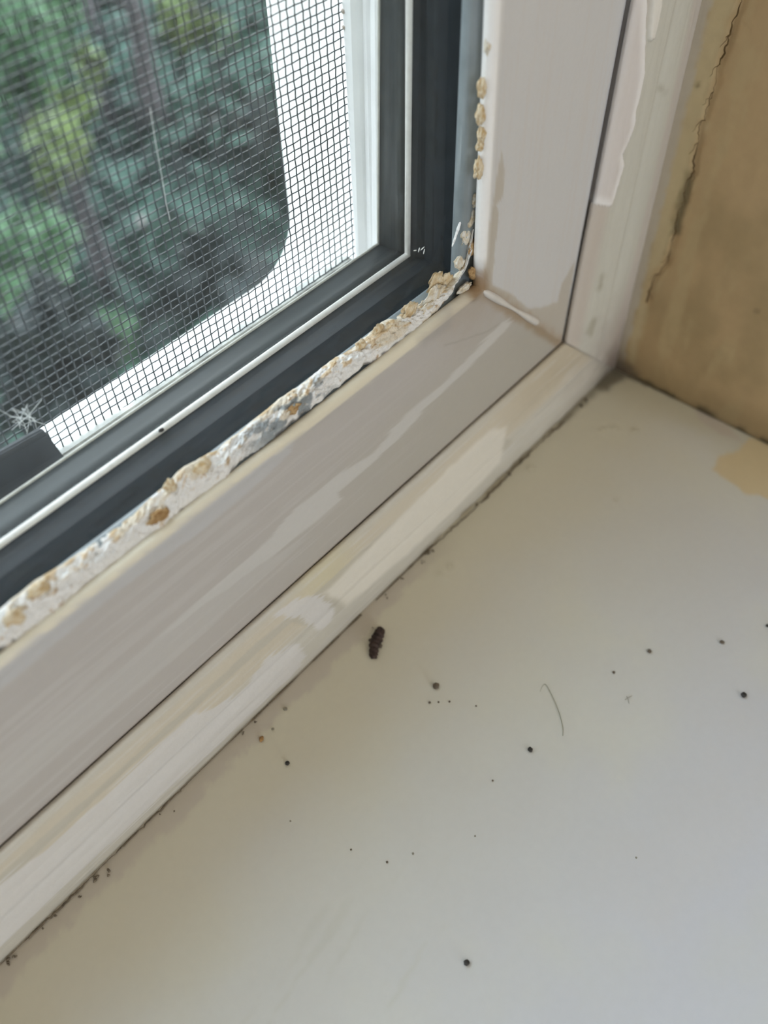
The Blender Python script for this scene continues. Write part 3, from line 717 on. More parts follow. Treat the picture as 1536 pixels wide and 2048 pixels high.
flakes = [(873, 568, 0.0078, 62, 25, 14, 0.0007, OC, 1), (892, 570, 0.0076, 55, 24, 12, 0.0008, OC, 2), (870, 600, 0.0070, 48, 30, 15, 0.0011, WH, 3), (885, 592, 0.0068, 45, 20, 9, 0.0011, OC, 4),
          (820, 620, 0.0072, 35, 18, 10, 0.0009, OC, 5), (757, 662, 0.0076, 55, 14, 9, 0.0008, OC, 6), (722, 690, 0.0074, 40, 12, 7, 0.0008, OC, 7), (852, 637, 0.0064, 40, 11, 6, 0.0010, BR, 8),
          (803, 668, 0.0064, 40, 10, 6, 0.0010, BR, 9), (855, 615, 0.0066, 35, 16, 8, 0.0010, WH, 10), (405, 935, 0.0072, 32, 18, 9, 0.0012, OC, 11), (340, 972, 0.0074, 45, 13, 9, 0.0011, OC, 12),
          (318, 1032, 0.0062, 35, 24, 9, 0.0011, BR, 13), (75, 1180, 0.0072, 38, 24, 9, 0.0011, OC, 14), (590, 818, 0.0062, 35, 22, 7, 0.0009, BR, 15), (30, 1235, 0.0066, 35, 26, 14, 0.0011, OC, 16),
          (933, 470, 0.0072, 78, 20, 8, 0.0010, WH, 17), (945, 432, 0.0070, 80, 20, 9, 0.0010, WH, 18), (951, 400, 0.0066, 82, 14, 6, 0.0009, WH, 19), (945, 497, 0.0062, 85, 15, 6, 0.0009, BR, 20),
          (948, 545, 0.0055, 70, 13, 8, 0.0009, BR, 21), (930, 575, 0.0056, 40, 16, 5, 0.0008, WH, 22), (922, 525, 0.0072, 70, 16, 8, 0.0010, WH, 23),
          (964, 178, 0.0062, 88, 20, 6, 0.0010, OC, 24), (961, 232, 0.0062, 87, 19, 6, 0.0010, OC, 25), (962, 268, 0.0062, 89, 15, 5, 0.0010, OC, 26), (960, 292, 0.0062, 88, 11, 5, 0.0009, OC, 27), (957, 335, 0.0062, 88, 21, 6, 0.0010, OC, 28), (975, 95, 0.0062, 88, 16, 4, 0.0008, WH, 29)]
for (px, py, y, ang, a_, b_, t_, colp, sd_) in flakes:
    p, ax = img_axes(px, py, 0.0048 if sd_ >= 24 else y, ang, a_, b_, t_ * 0.6)
    blob_part('putty_flake', p, ax, colp, putty, sd_, 3, 0.55, 1.5)
# chalky white scratch on the side glass
sc_pts = [on_y(*q, 0.0076) for q in ((927, 418), (922, 440), (916, 458), (912, 470), (908, 482), (904, 493))]
v, f = tube_geo([p + np.array([0, 0, 0]) for p in sc_pts], [0.00008, 0.00016, 0.00026, 0.00018, 0.0002, 0.00008], 6)
mesh_obj('chalk_smear', v, f, plain('chalk_white', (0.8, 0.82, 0.83), 0.9, var=0.2, scale=2500), win)
parts = []
r8 = np.random.default_rng(8)
for (px, py) in ((907, 512), (914, 520), (906, 528), (918, 505), (923, 460), (925, 478), (830, 501), (845, 497), (848, 503), (838, 500)):
    p = on_y(px, py, 0.0088); d = r8.normal(0, 1, 3); d[1] *= 0.15; d /= np.linalg.norm(d)
    parts.append(tube_geo([p - d * 0.0004, p, p + d * 0.0004], [0.00004, 0.00009, 0.00004], 5))
v, f = join_geo(parts); o = mesh_obj('chalk_flecks', v, f, plain('chalk_fleck', (0.7, 0.72, 0.72), 0.9), win); o['kind'] = 'stuff'

# ================================================================== grime in the joint between sill and moulding
jt_px = [(-30, 1950), (0, 1925), (60, 1872), (130, 1808), (200, 1738), (260, 1678), (310, 1632), (370, 1572), (420, 1520), (480, 1462), (530, 1415), (580, 1362), (620, 1322), (680, 1265), (720, 1228)]
jt2_px = [(750, 1200), (800, 1150), (849, 1107), (905, 1058), (947, 1020), (1000, 968), (1050, 915), (1100, 868), (1145, 830)]
parts = []
for q_px, sd_, w0, w1 in ((jt_px, 1, 0.00006, 0.0002), (jt2_px, 2, 0.0001, 0.00034)):
    q = ragged(polz(q_px), 0.0006, 0.00012, sd_)
    q[:, 1] = np.clip(q[:, 1], -0.005, 0.00115)
    nn = fbm(np.arange(len(q)) * 0.12, np.zeros(len(q)) + sd_ * 7, 3)
    wd = w0 + (w1 - w0) * np.clip(nn * 3 - 1.0, 0, 1)
    parts.append(ribbon([(p[0], p[1], 0.00022) for p in q], wd, np.array([0, 0, 1.0]), 0.00012))
r3 = np.random.default_rng(21)
for (px, py, r) in ((190, 1757, 9), (217, 1744, 8), (160, 1793, 5), (75, 1847, 4), (110, 1830, 5), (12, 1921, 9), (27, 1912, 6), (310, 1618, 4), (348, 1622, 4), (855, 1106, 11), (868, 1100, 8), (845, 1122, 6), (945, 1004, 8), (1013, 944, 9), (1047, 905, 7), (1150, 805, 10), (1165, 795, 9), (800, 1155, 6), (770, 1188, 4), (775, 1195, 4), (745, 1255, 3), (500, 1435, 5), (475, 1455, 5)):
    p = on_z(px, py, 0.0003); p[1] = min(p[1], 0.0006); rr = r * 0.145 / F * 0.62
    for k_ in range(3):
        o_ = r3.normal(0, 0.5, 2) * rr
        a_ = r3.random() * 6.28
        pts = [(p[0] + o_[0] + math.cos(a_) * rr * s_, p[1] + o_[1] - abs(math.sin(a_) * rr * s_) * 0.7, 0.00022 + 0.00008 * (1 - abs(s_))) for s_ in (-0.9, -0.4, 0.0, 0.5, 0.9)]
        parts.append(tube_geo(pts, [rr * 0.12, rr * 0.4, rr * 0.5, rr * 0.36, rr * 0.1], 6))
v, f = join_geo(parts)
o = mesh_obj('joint_grime', v, f, M['grime'], sill, True); o['kind'] = 'stuff'

# ================================================================== things lying on the sill
def lump(name, px, py, rpx, mat, label, cat, group=None, seed=1, el=1.0, ang=0.0, flat=0.7, amp=0.3):
    p = on_z(px, py, 0.0); sc = np.linalg.norm(p - CAM) / F
    r = rpx * sc
    bm = bmesh.new(); bmesh.ops.create_icosphere(bm, subdivisions=2, radius=1.0)
    from mathutils import noise as mn
    for v in bm.verts:
        v.co *= 1 + amp * mn.noise(Vector(v.co) * 1.8 + Vector((seed * 3.7, seed * 1.3, seed)))
        v.co = Vector((v.co.x * r * el, v.co.y * r, v.co.z * r * flat))
    zmin = min(v.co.z for v in bm.verts)
    for v in bm.verts: v.co.z -= zmin
    me = bpy.data.meshes.new(name); bm.to_mesh(me); bm.free(); me.materials.append(mat)
    me.polygons.foreach_set('use_smooth', [True] * len(me.polygons))
    o = bpy.data.objects.new(name, me); o.location = (p[0], p[1], 0.00008); o.rotation_euler.z = ang
    return tag(link(o), label, cat, group)

# dark brown ragged dropping
root = empty('insect_dropping', tuple(on_z(752, 1295, 0.0)))
tag(root, 'ragged dark brown oblong crumb like an insect dropping, lying beside the moulding', 'dropping')
base = np.array(root.location)
body_px = [(748, 1319, 6), (747, 1312, 8), (748, 1304, 9), (749, 1296, 9.5), (751, 1289, 9.5), (754, 1283, 10), (757, 1277, 9.5), (759, 1271, 9.5), (760, 1266, 9), (761, 1262, 6)]
bp = []; br = []
for px, py, r in body_px:
    p = on_z(px, py, 0.0); rr = r * np.linalg.norm(p - CAM) / F
    bp.append(p - base + np.array([0, 0, rr * 0.75])); br.append(rr)
n_ = 46; tt = np.linspace(0, 1, n_); ti = np.linspace(0, 1, len(bp)); bpa = np.array(bp)
bpr = np.stack([np.interp(tt, ti, bpa[:, i]) for i in range(3)], 1); brr = np.interp(tt, ti, br)
brr = brr * (0.82 + 0.28 * np.abs(np.sin(tt * 24)) + 0.1 * np.random.default_rng(2).normal(0, 1, n_))
v, f = tube_geo(bpr, brr, 12)
r9 = np.random.default_rng(4)
v = [Vector(q) + Vector(r9.normal(0, 0.00007, 3)) for q in v]
v = [Vector((q.x, q.y, max(q.z, 0.0))) for q in v]
mesh_obj('body', v, f, M['crumb_dark'], root, True)
for (px, py, r, hz, ml) in ((742, 1283, 4.5, 0.4, 'speck_brown'), (761, 1294, 4.5, 0.4, 'speck_brown'), (766, 1266, 4.5, 0.9, 'crumb_dark'), (755, 1268, 3.0, 1.9, 'speck_pale'), (759, 1262, 4.5, 1.2, 'crumb_dark')):
    p = on_z(px, py, 0.0); rr = r * np.linalg.norm(p - CAM) / F
    q_ = p - base + np.array([0, 0, rr * (0.6 + hz)])
    bm = bmesh.new(); bmesh.ops.create_icosphere(bm, subdivisions=2, radius=rr)
    for w in bm.verts: w.co *= 1 + 0.3 * math.sin(w.co.x * 9000 + px) * math.cos(w.co.y * 7000)
    me = bpy.data.meshes.new('fragment'); bm.to_mesh(me); bm.free(); me.materials.append(M[ml])
    oo = bpy.data.objects.new('fragment', me); oo.location = q_; link(oo, root)

G1 = 'dark specks on the sill'
lump('seed_speck', 872, 1374, 6.5, M['speck_brown'], 'dark brown seed-like speck on the sill, just above three tiny grains in a row', 'speck', G1, 1, 1.15, 0.3)
lump('dirt_speck', 575, 1528, 4.6, M['speck'], 'round black speck on the sill, below the orange crumb near the moulding', 'speck', G1, 2)
lump('dirt_speck', 1060, 1501, 4.8, M['speck'], 'round black speck on the sill, just below the end of the hair', 'speck', G1, 3, 1.15, 0.6)
lump('dirt_speck', 933, 1927, 5.8, M['speck'], 'lone round black speck nearest the front of the sill', 'speck', G1, 4)
lump('dirt_speck', 1298, 1304, 4.2, M['speck_brown'], 'small brown speck on the sill, upper right of the hair', 'speck', G1, 5)
lump('dirt_speck', 1443, 1286, 4.2, M['speck_brown'], 'small brown speck on the sill below the ochre patch', 'speck', G1, 6)
lump('dirt_speck', 1486, 1392, 5.0, M['speck'], 'black speck on the sill at the right, farthest from the window', 'speck', G1, 7, 1.2, 0.2)
lump('dirt_speck', 1227, 1346, 2.9, M['speck_brown'], 'faint brown speck on the sill between the hair and two larger brown specks', 'speck', G1, 8)
lump('dirt_speck', 1534, 1253, 3.2, M['speck'], 'black speck on the sill cut by the edge of the picture', 'speck', G1, 9)
lump('paint_crumb', 523, 1480, 4.6, M['orange'], 'orange-brown crumb on the sill beside the moulding joint', 'crumb', None, 10, 1.3, 0.4, 0.6, 0.5)
lump('paint_drop', 571, 1419, 4.2, M['speck_pale'], 'round pale grey drip beside the joint, above the orange crumb', 'drip', None, 11, flat=0.4, amp=0.1)
lump('paint_drop', 546, 1459, 2.9, M['speck_pale'], 'smaller pale grey drip just above the orange crumb', 'drip', None, 12, flat=0.4, amp=0.1)
G2 = 'three tiny grains in a row'
for i, (px, t_) in enumerate(((859, 'leftmost, largest of the three tiny grains in a row under the brown seed'), (877, 'middle one of the three tiny grains in a row under the brown seed'), (899, 'rightmost of the three tiny grains in a row under the brown seed'))):
    lump('grain', px, (1406, 1405, 1404)[i], (2.6, 2.0, 2.0)[i], M['speck_brown'], t_, 'grain', G2, 13 + i)
G3 = 'grit on the open sill'
for i, (px, py, r, lb) in enumerate(((774, 1725, 2.3, 'lower left of two neighbouring grit grains, up and left of the lone front speck'), (826, 1708, 2.2, 'upper right of two neighbouring grit grains, up and left of the lone front speck'),
                               (702, 1700, 1.8, 'tiny grit grain left of the pair of grains on the front of the sill'), (950, 1673, 1.8, 'tiny grit grain straight above the lone round front speck'),
                               (985, 1562, 1.8, 'pale grit grain down and left of the black speck by the hair'), (1272, 1716, 1.8, 'pale grit grain lying far right on the lower sill'),
                               (952, 1413, 1.8, 'pale grit grain just right of the three tiny grains in a row'), (581, 1643, 1.8, 'pale grit grain below the black speck near the moulding'))):
    lump('grit', px, py, r, M['speck_pale'] if i % 2 else M['speck_brown'], lb, 'grit', G3, 30 + i)
# hair
hp = [(1080, 1384), (1083, 1375), (1089, 1368), (1093, 1371), (1102, 1388), (1111, 1407), (1119, 1428), (1124, 1448), (1126, 1460), (1125, 1472)]
ha = np.array([on_z(*q, 0.0) for q in hp])
tt = np.linspace(0, 1, 40); ti = np.linspace(0, 1, len(hp)); hr = np.stack([np.interp(tt, ti, ha[:, i]) for i in range(3)], 1)
for _ in range(3): hr[1:-1] = (hr[:-2] + 2 * hr[1:-1] + hr[2:]) / 4
hr[:, 2] = 0.00013
org = hr[20].copy(); org[2] = 0
v, f = tube_geo(hr - org, np.interp(tt, [0, 0.3, 0.7, 1], [0.00003, 0.00005, 0.00007, 0.00005]), 5)
tag(mesh_obj('hair', v, f, M['hair'], None, True, loc=tuple(org)), 'fine curved greenish-grey hair lying on the cream sill', 'hair')
# three pale threads of lint on the sill
parts = []
for a_, b_, m_ in (((1250, 1400), (1264, 1392), (1256, 1396)), ((1253, 1393), (1258, 1408), (1256, 1399))):
    pa, pm, pb = on_z(*a_), on_z(*m_), on_z(*b_)
    for q in (pa, pm, pb): q[2] = 0.0001
    parts.append(tube_geo([pa, pm, pb], 0.00004, 5))
v, f = join_geo(parts)
org = on_z(1256, 1399); v = [Vector(q) - Vector(org) for q in v]
tag(mesh_obj('lint_cross', v, f, M['speck_pale'], None, loc=tuple(org)), 'pale cross-shaped scrap of lint right of the hair on the sill', 'lint')
# crumb caught on the bright spacer strip
p = on_y(322, 853, E_sil['y'] - 0.0006)
bm = bmesh.new(); bmesh.ops.create_icosphere(bm, subdivisions=2, radius=0.00036)
for w in bm.verts: w.co = Vector((w.co.x * 1.2, w.co.y * 0.5, w.co.z * 0.9)) * (1 + 0.3 * math.sin(w.index))
me = bpy.data.meshes.new('crumb'); bm.to_mesh(me); bm.free(); me.materials.append(M['speck'])
oo = bpy.data.objects.new('crumb', me); oo.location = (p[0], E_sil['y'] - 0.0004, E_sil['z'] + 0.0002)
tag(link(oo), 'tiny black crumb caught on the bright metal strip between the panes', 'crumb')

# ================================================================== INSECT SCREEN
YS = 0.032
scr = empty('insect_screen', (-0.30, YS, 0.045))
tag(scr, 'grey woven wire insect screen outside the glass, with a black pull tab', 'screen')
so = np.array(scr.location)
xr = float(np.mean([on_y(674, 0, YS)[0], on_y(699, 400, YS)[0], on_y(704, 515, YS)[0]]))
px_, pz_ = 0.00148, 0.00136
x_l, z_b, z_t = -0.34, 0.0445, 0.26
wx = np.arange(xr, x_l, -px_); wz = [z_b]
while wz[-1] < z_t: wz.append(wz[-1] + max(0.00115, 0.00144 - 0.0052 * max(0, wz[-1] - 0.048)))     # the weft is beaten tighter higher up
wz = np.array(wz)
rw = np.random.default_rng(14)
def wires(lines, R_):
    """lines: (n, k, 3) centre lines -> 5 sided tubes, one mesh"""
    n, k_, _ = lines.shape; sides = 5
    d = np.gradient(lines, axis=1); d /= np.linalg.norm(d, axis=2, keepdims=True)
    nY = np.array([0, 1.0, 0]); a = np.cross(d, nY); a /= np.linalg.norm(a, axis=2, keepdims=True); b = np.cross(d, a)
    th = np.arange(sides) * 2 * np.pi / sides
    V = lines[:, :, None, :] + R_ * (np.cos(th)[None, None, :, None] * a[:, :, None, :] + np.sin(th)[None, None, :, None] * b[:, :, None, :])
    i, j, s_ = np.meshgrid(np.arange(n), np.arange(k_ - 1), np.arange(sides), indexing='ij')
    base_ = (i * k_ + j) * sides; nx = (s_ + 1) % sides
    Fq = np.stack([base_ + s_, base_ + nx, base_ + sides + nx, base_ + sides + s_], -1).reshape(-1, 4)
    return V.reshape(-1, 3), Fq
und = 0.00007
bow = lambda x, z: 0.0004 * np.sin(x * 40 + 1) * np.sin(z * 35)
jx = rw.normal(0, 0.00004, len(wx)); jz = rw.normal(0, 0.00004, len(wz))
# verticals
zz = np.interp(np.arange(0, len(wz) - 1, 0.5), np.arange(len(wz)), wz); L1 = np.zeros((len(wx), len(zz), 3))
for i, x in enumerate(wx):
    L1[i, :, 0] = x + jx[i] + 0.00004 * np.sin(zz * 130 + i * 1.7) ; L1[i, :, 2] = zz
    ph = (np.arange(len(zz)) % 2); kk = np.arange(len(zz)) // 2
    L1[i, :, 1] = YS + np.where(ph == 0, und * np.where((kk + i) % 2 == 0, 1, -1), 0) + bow(x, zz)
v1, f1 = wires(L1, 0.000115)
xx = np.arange(xr + px_ / 2, x_l, -px_ / 2); L2 = np.zeros((len(wz), len(xx), 3))
for i, z in enumerate(wz):
    L2[i, :, 2] = z + jz[i] + 0.00004 * np.sin(xx * 120 + i * 2.3); L2[i, :, 0] = xx
    ph = (np.arange(len(xx)) % 2); kk = np.arange(len(xx)) // 2
    L2[i, :, 1] = YS + np.where(ph == 1, -und * np.where((kk + i) % 2 == 0, 1, -1), 0) + bow(xx, z)
v2, f2 = wires(L2, 0.000105)
def fast_mesh(name, V, Fq, mat, parent, smooth=True):
    me = bpy.data.meshes.new(name)
    me.vertices.add(len(V)); me.vertices.foreach_set('co', np.asarray(V, np.float32).ravel())
    me.loops.add(len(Fq) * 4); me.loops.foreach_set('vertex_index', np.asarray(Fq, np.int32).ravel())
    me.polygons.add(len(Fq)); me.polygons.foreach_set('loop_start', np.arange(0, len(Fq) * 4, 4, dtype=np.int32))
    me.polygons.foreach_set('use_smooth', np.ones(len(Fq), bool))
    me.materials.append(mat); me.update(calc_edges=True); me.validate()
    return link(bpy.data.objects.new(name, me), parent)
o = fast_mesh('wire_mesh', np.vstack([v1, v2]) - so, np.vstack([f1, f2 + len(v1)]), M['wire'], scr); o['kind'] = 'stuff'
# bottom bar of the screen, slightly out of level
def bar(name, p0, p1, hgt, dep, mat, parent, bevel=0.0003):
    p0 = np.array(p0); p1 = np.array(p1); d = (p1 - p0); L = np.linalg.norm(d); d /= L
    n_ = np.array([0, 1.0, 0]); u = np.cross(d, n_)
    if u[2] < 0: u = -u
    V = []
    for q in (p0, p1):
        for (a_, b_) in ((0, 0), (0, 1), (1, 1), (1, 0)):
            V.append(q - u * hgt * a_ + n_ * dep * b_)
    Fc = [(0, 1, 2, 3), (7, 6, 5, 4), (0, 4, 5, 1), (1, 5, 6, 2), (2, 6, 7, 3), (3, 7, 4, 0)]
    o = mesh_obj(name, V, Fc, mat, parent)
    bm = bmesh.new(); bm.from_mesh(o.data); bmesh.ops.recalc_face_normals(bm, faces=bm.faces[:])
    bmesh.ops.bevel(bm, geom=bm.edges[:], offset=bevel, segments=2, affect='EDGES'); bm.to_mesh(o.data); bm.free()
    return o
b0 = on_y(135, 905, YS - 0.0012); b1 = on_y(700, 522, YS - 0.0012)
kx = (b1 - b0) / (b1[0] - b0[0])
bar('screen_bar', b1 + kx * (-0.34 - b1[0]) - so, b1 + kx * 0.001 - so, 0.012, 0.0024, M['screenbar'], scr)
# pull tab: black plastic flap with a folded lip
t0 = on_y(86, 858, YS - 0.0016); t1 = on_y(124, 908, YS - 0.0030); t2 = on_y(-60, 940, YS - 0.0016); 
L_ = t2 - t0; L_ = L_ / np.linalg.norm(L_)
Vt = []
dn = t1 - t0
for s_ in (0, 0.06):
    for q, th_ in ((t0, 0), (t0 + dn * 0.12 + np.array([0, -0.0005, 0]), 0), (t1, 0), (t1 + dn * 0.5 + np.array([0, -0.0004, 0]), 0)):
        Vt.append(q + L_ * s_ - so)
for s_ in (0, 0.06):
    for q in (t0, t0 + dn * 0.12 + np.array([0, -0.0005, 0]), t1, t1 + dn * 0.5 + np.array([0, -0.0004, 0])):
        Vt.append(q + L_ * s_ + np.array([0, 0.0009, 0]) - so)
Ft = []
for i in range(3):
    Ft += [(i, i + 1, 4 + i + 1, 4 + i), (8 + i, 12 + i, 12 + i + 1, 8 + i + 1), (i, 8 + i, 8 + i + 1, i + 1), (4 + i, 4 + i + 1, 12 + i + 1, 12 + i)]
Ft += [(0, 4, 12, 8), (3, 11, 15, 7)]
tab = mesh_obj('pull_tab', Vt, Ft, M['black'], scr)
bm = bmesh.new(); bm.from_mesh(tab.data); bmesh.ops.recalc_face_normals(bm, faces=bm.faces[:]); bmesh.ops.bevel(bm, geom=bm.edges[:], offset=0.0002, segments=2, affect='EDGES'); bm.to_mesh(tab.data); bm.free()
# stitches of the spline on the side
for k_, (px, py) in enumerate(((678, 22), (680, 54), (684, 86), (686, 115), (688, 145))):
    p = on_y(px + 9, py, YS - 0.0002) - so
    bm = bmesh.new(); bmesh.ops.create_icosphere(bm, subdivisions=1, radius=0.00045)
    me = bpy.data.meshes.new('spline_knot'); bm.to_mesh(me); bm.free(); me.materials.append(M['knot'])
    oo = bpy.data.objects.new('spline_knot', me); oo.location = p; link(oo, scr)
# lint tuft and a long cobweb thread on the screen
r6 = np.random.default_rng(6); parts = []
cen = on_y(48, 838, YS - 0.0006)
for k_ in range(16):
    a = cen + r6.normal(0, 0.0006, 3) * np.array([1, 0.2, 1]); d = r6.normal(0, 1, 3) * np.array([1, 0.25, 1]); d /= np.linalg.norm(d)
    L = 0.0008 + 0.0022 * r6.random(); b_ = r6.normal(0, 0.0005, 3) * np.array([1, 0.3, 1])
    parts.append(tube_geo([a - d * L, a + b_, a + d * L], 0.00004, 4))
v, f = join_geo(parts); v = [Vector(q) - Vector(cen) for q in v]
o = tag(mesh_obj('lint_tuft', v, f, M['lint'], None, loc=tuple(cen)), 'wispy white tuft of lint caught in the screen above the black pull tab', 'lint')
tp = [(300, 215), (312, 290), (325, 360), (333, 410), (340, 440)]
ta = np.array([on_y(*q, YS - 0.0005) for q in tp])
v, f = tube_geo(ta - ta[2], 0.00005, 5)
tag(mesh_obj('cobweb_thread', v, f, M['lint'], None, loc=tuple(ta[2])), 'single pale cobweb thread hanging down the middle of the screen', 'thread')

# ================================================================== OUTDOOR CASING (white, rounded inner corner)
YC0, YC1 = 0.034, YO - 0.001
cx = float(np.mean([on_y(*p, YC1)[0] for p in ((530, 50), (542, 233), (565, 370))]))
czz = float(np.mean([on_y(*p, YC1)[2] for p in ((100, 829), (200, 769), (333, 679))]))
Rr = 0.011
inner = [(XL, czz)] + [(cx - Rr + Rr * math.sin(t), czz + Rr - Rr * math.cos(t)) for t in np.linspace(0, math.pi / 2, 12)] + [(cx, ZT)]
V = []; Fc = []
prof = [(YC0, 0.0012), (YC0 + 0.004, 0.0006), (YC1 - 0.003, 0.0), (YC1 - 0.0008, -0.0005), (YC1, -0.003)]
ni = len(inner)
for (y, off) in prof:
    for i, (x, z) in enumerate(inner):
        t = 0 if i == 0 else (1 if i == ni - 1 else (i - 1) / (ni - 3))
        V.append((x - off * math.sin(t * math.pi / 2), y, z + off * math.cos(t * math.pi / 2)))
for j in range(len(prof) - 1):
    for i in range(ni - 1):
        Fc.append((j * ni + i, (j + 1) * ni + i, (j + 1) * ni + i + 1, j * ni + i + 1))
# outer skirts so that it is a solid block down to the wall opening
outer = [(XL, 0.0)] + [(0.0, 0.0)] * (ni - 2) + [(0.0, ZT)]
o0 = len(V)
for y in (YC0, YC1):
    for (x, z) in outer: V.append((x, y, z))
for i in range(ni - 1):
    Fc.append((i, i + 1, o0 + i + 1, o0 + i)); Fc.append(((len(prof) - 1) * ni + i + 1, (len(prof) - 1) * ni + i, o0 + ni + i, o0 + ni + i + 1))
cas = mesh_obj('trim_4', V, Fc, M['casing'], None, True); struct(cas)
bm = bmesh.new(); bm.from_mesh(cas.data); bmesh.ops.dissolve_degenerate(bm, dist=1e-6, edges=bm.edges[:]); bmesh.ops.recalc_face_normals(bm, faces=bm.faces[:]); bm.to_mesh(cas.data); bm.free()
# jamb strip between glass and screen (white, a shallow cove), visible right of the screen
jx0 = on_y(757, 250, 0.0245)[0]; jx1 = on_y(690, 250, 0.0338)[0]
jp = [(0.0251, -0.052), (0.0251, jx0), (0.0265, jx0 + 0.0003), (0.0275, jx0 + 0.0012), (0.0290, jx0 + 0.0014), (0.0302, jx0 + 0.0003), (0.0338, jx1), (0.0338, -0.05)]
n_ = len(jp); V = []
for z in (0.03, 0.16, ZT):
    f_ = e_x(E_thin, min(z, 0.16)) + 0.0006 - jx0          # the strip's front follows the slightly leaning edge of the pane
    for (y, x) in jp: V.append((x + f_ * max(0.0, 1 - (y - 0.0251) / 0.0087), y, z))
Fc = [(s_ * n_ + i, s_ * n_ + i + 1, (s_ + 1) * n_ + i + 1, (s_ + 1) * n_ + i) for s_ in (0, 1) for i in range(n_ - 1)] + [(s_ * n_ + n_ - 1, s_ * n_, (s_ + 1) * n_, (s_ + 1) * n_ + n_ - 1) for s_ in (0, 1)]
jm = mesh_obj('trim_5', V, Fc, plain('bright_white_track', (0.88, 0.89, 0.90), 0.4, var=0.04, scale=150), None, False); struct(jm)
bm = bmesh.new(); bm.from_mesh(jm.data); bmesh.ops.recalc_face_normals(bm, faces=bm.faces[:]); bm.to_mesh(jm.data); bm.free()
# reddish-brown blemish and faint rust freckles on the outdoor casing
for k_, (px, py, rr) in enumerate(((626, 471, 0.0006), (610, 432, 0.0003), (652, 505, 0.0003))):
    p = on_x(px, py, cx)
    if not (YC0 < p[1] < YC1): p = np.array([cx, 0.045 + 0.002 * k_, p[2]])
    bm = bmesh.new(); bmesh.ops.create_icosphere(bm, subdivisions=2, radius=1.0)
    for w in bm.verts: w.co = Vector((w.co.x * rr * 0.3, w.co.y * rr * 1.2, w.co.z * rr * 1.5)) * (1 + 0.25 * math.sin(w.index * 1.7))
    me = bpy.data.meshes.new('rust_spot'); bm.to_mesh(me); bm.free(); me.materials.append(M['rust'])
    oo = bpy.data.objects.new('rust_spot', me); oo.location = p; link(oo, cas)

# ================================================================== GARDEN
GZ = -1.95
struct(boxes('ground', [(-6, 9, YO + 0.02, 14, GZ - 0.1, GZ)], M['soil']))
def leaf_mat(name, c):
    return plain(name, c, 0.5, var=0.35, scale=7, spec=0.4)
LM = [leaf_mat('mid_green_leaves', (0.07, 0.14, 0.07)), leaf_mat('yellow_green_leaves', (0.11, 0.15, 0.055)), leaf_mat('dark_green_leaves', (0.009, 0.016, 0.015)), leaf_mat('blue_green_leaves', (0.055, 0.105, 0.08)), leaf_mat('dusty_pink_blossom', (0.36, 0.27, 0.27))]
# dark leafy cover over the garden soil
r = np.random.default_rng(77)
nl = 16000
pos = np.stack([r.uniform(-1.0, 6.0, nl), r.uniform(0.4, 9.0, nl), GZ + 0.02 + 0.14 * r.random(nl) ** 2], 1)
a_ = r.normal(0, 1, (nl, 3)); a_[:, 2] *= 0.5; a_ /= np.linalg.norm(a_, axis=1)[:, None]
b_ = np.cross(a_, r.normal(0, 1, (nl, 3)) * np.array([0.4, 0.4, 1.0])); b_ /= np.linalg.norm(b_, axis=1)[:, None]
L = 0.075 * (0.6 + 0.8 * r.random((nl, 1)))
V = np.stack([pos - a_ * L, pos + b_ * L * 0.5, pos + a_ * L, pos - b_ * L * 0.5], 1); V[:, :, 2] = np.maximum(V[:, :, 2], GZ + 0.005)
o = fast_mesh('ground_ivy', V.reshape(-1, 3), np.arange(nl * 4).reshape(nl, 4), plain('ivy_leaves', (0.034, 0.066, 0.052), 0.6, var=0.6, scale=2.2, spec=0.2), bpy.data.objects['ground']); o['kind'] = 'stuff'
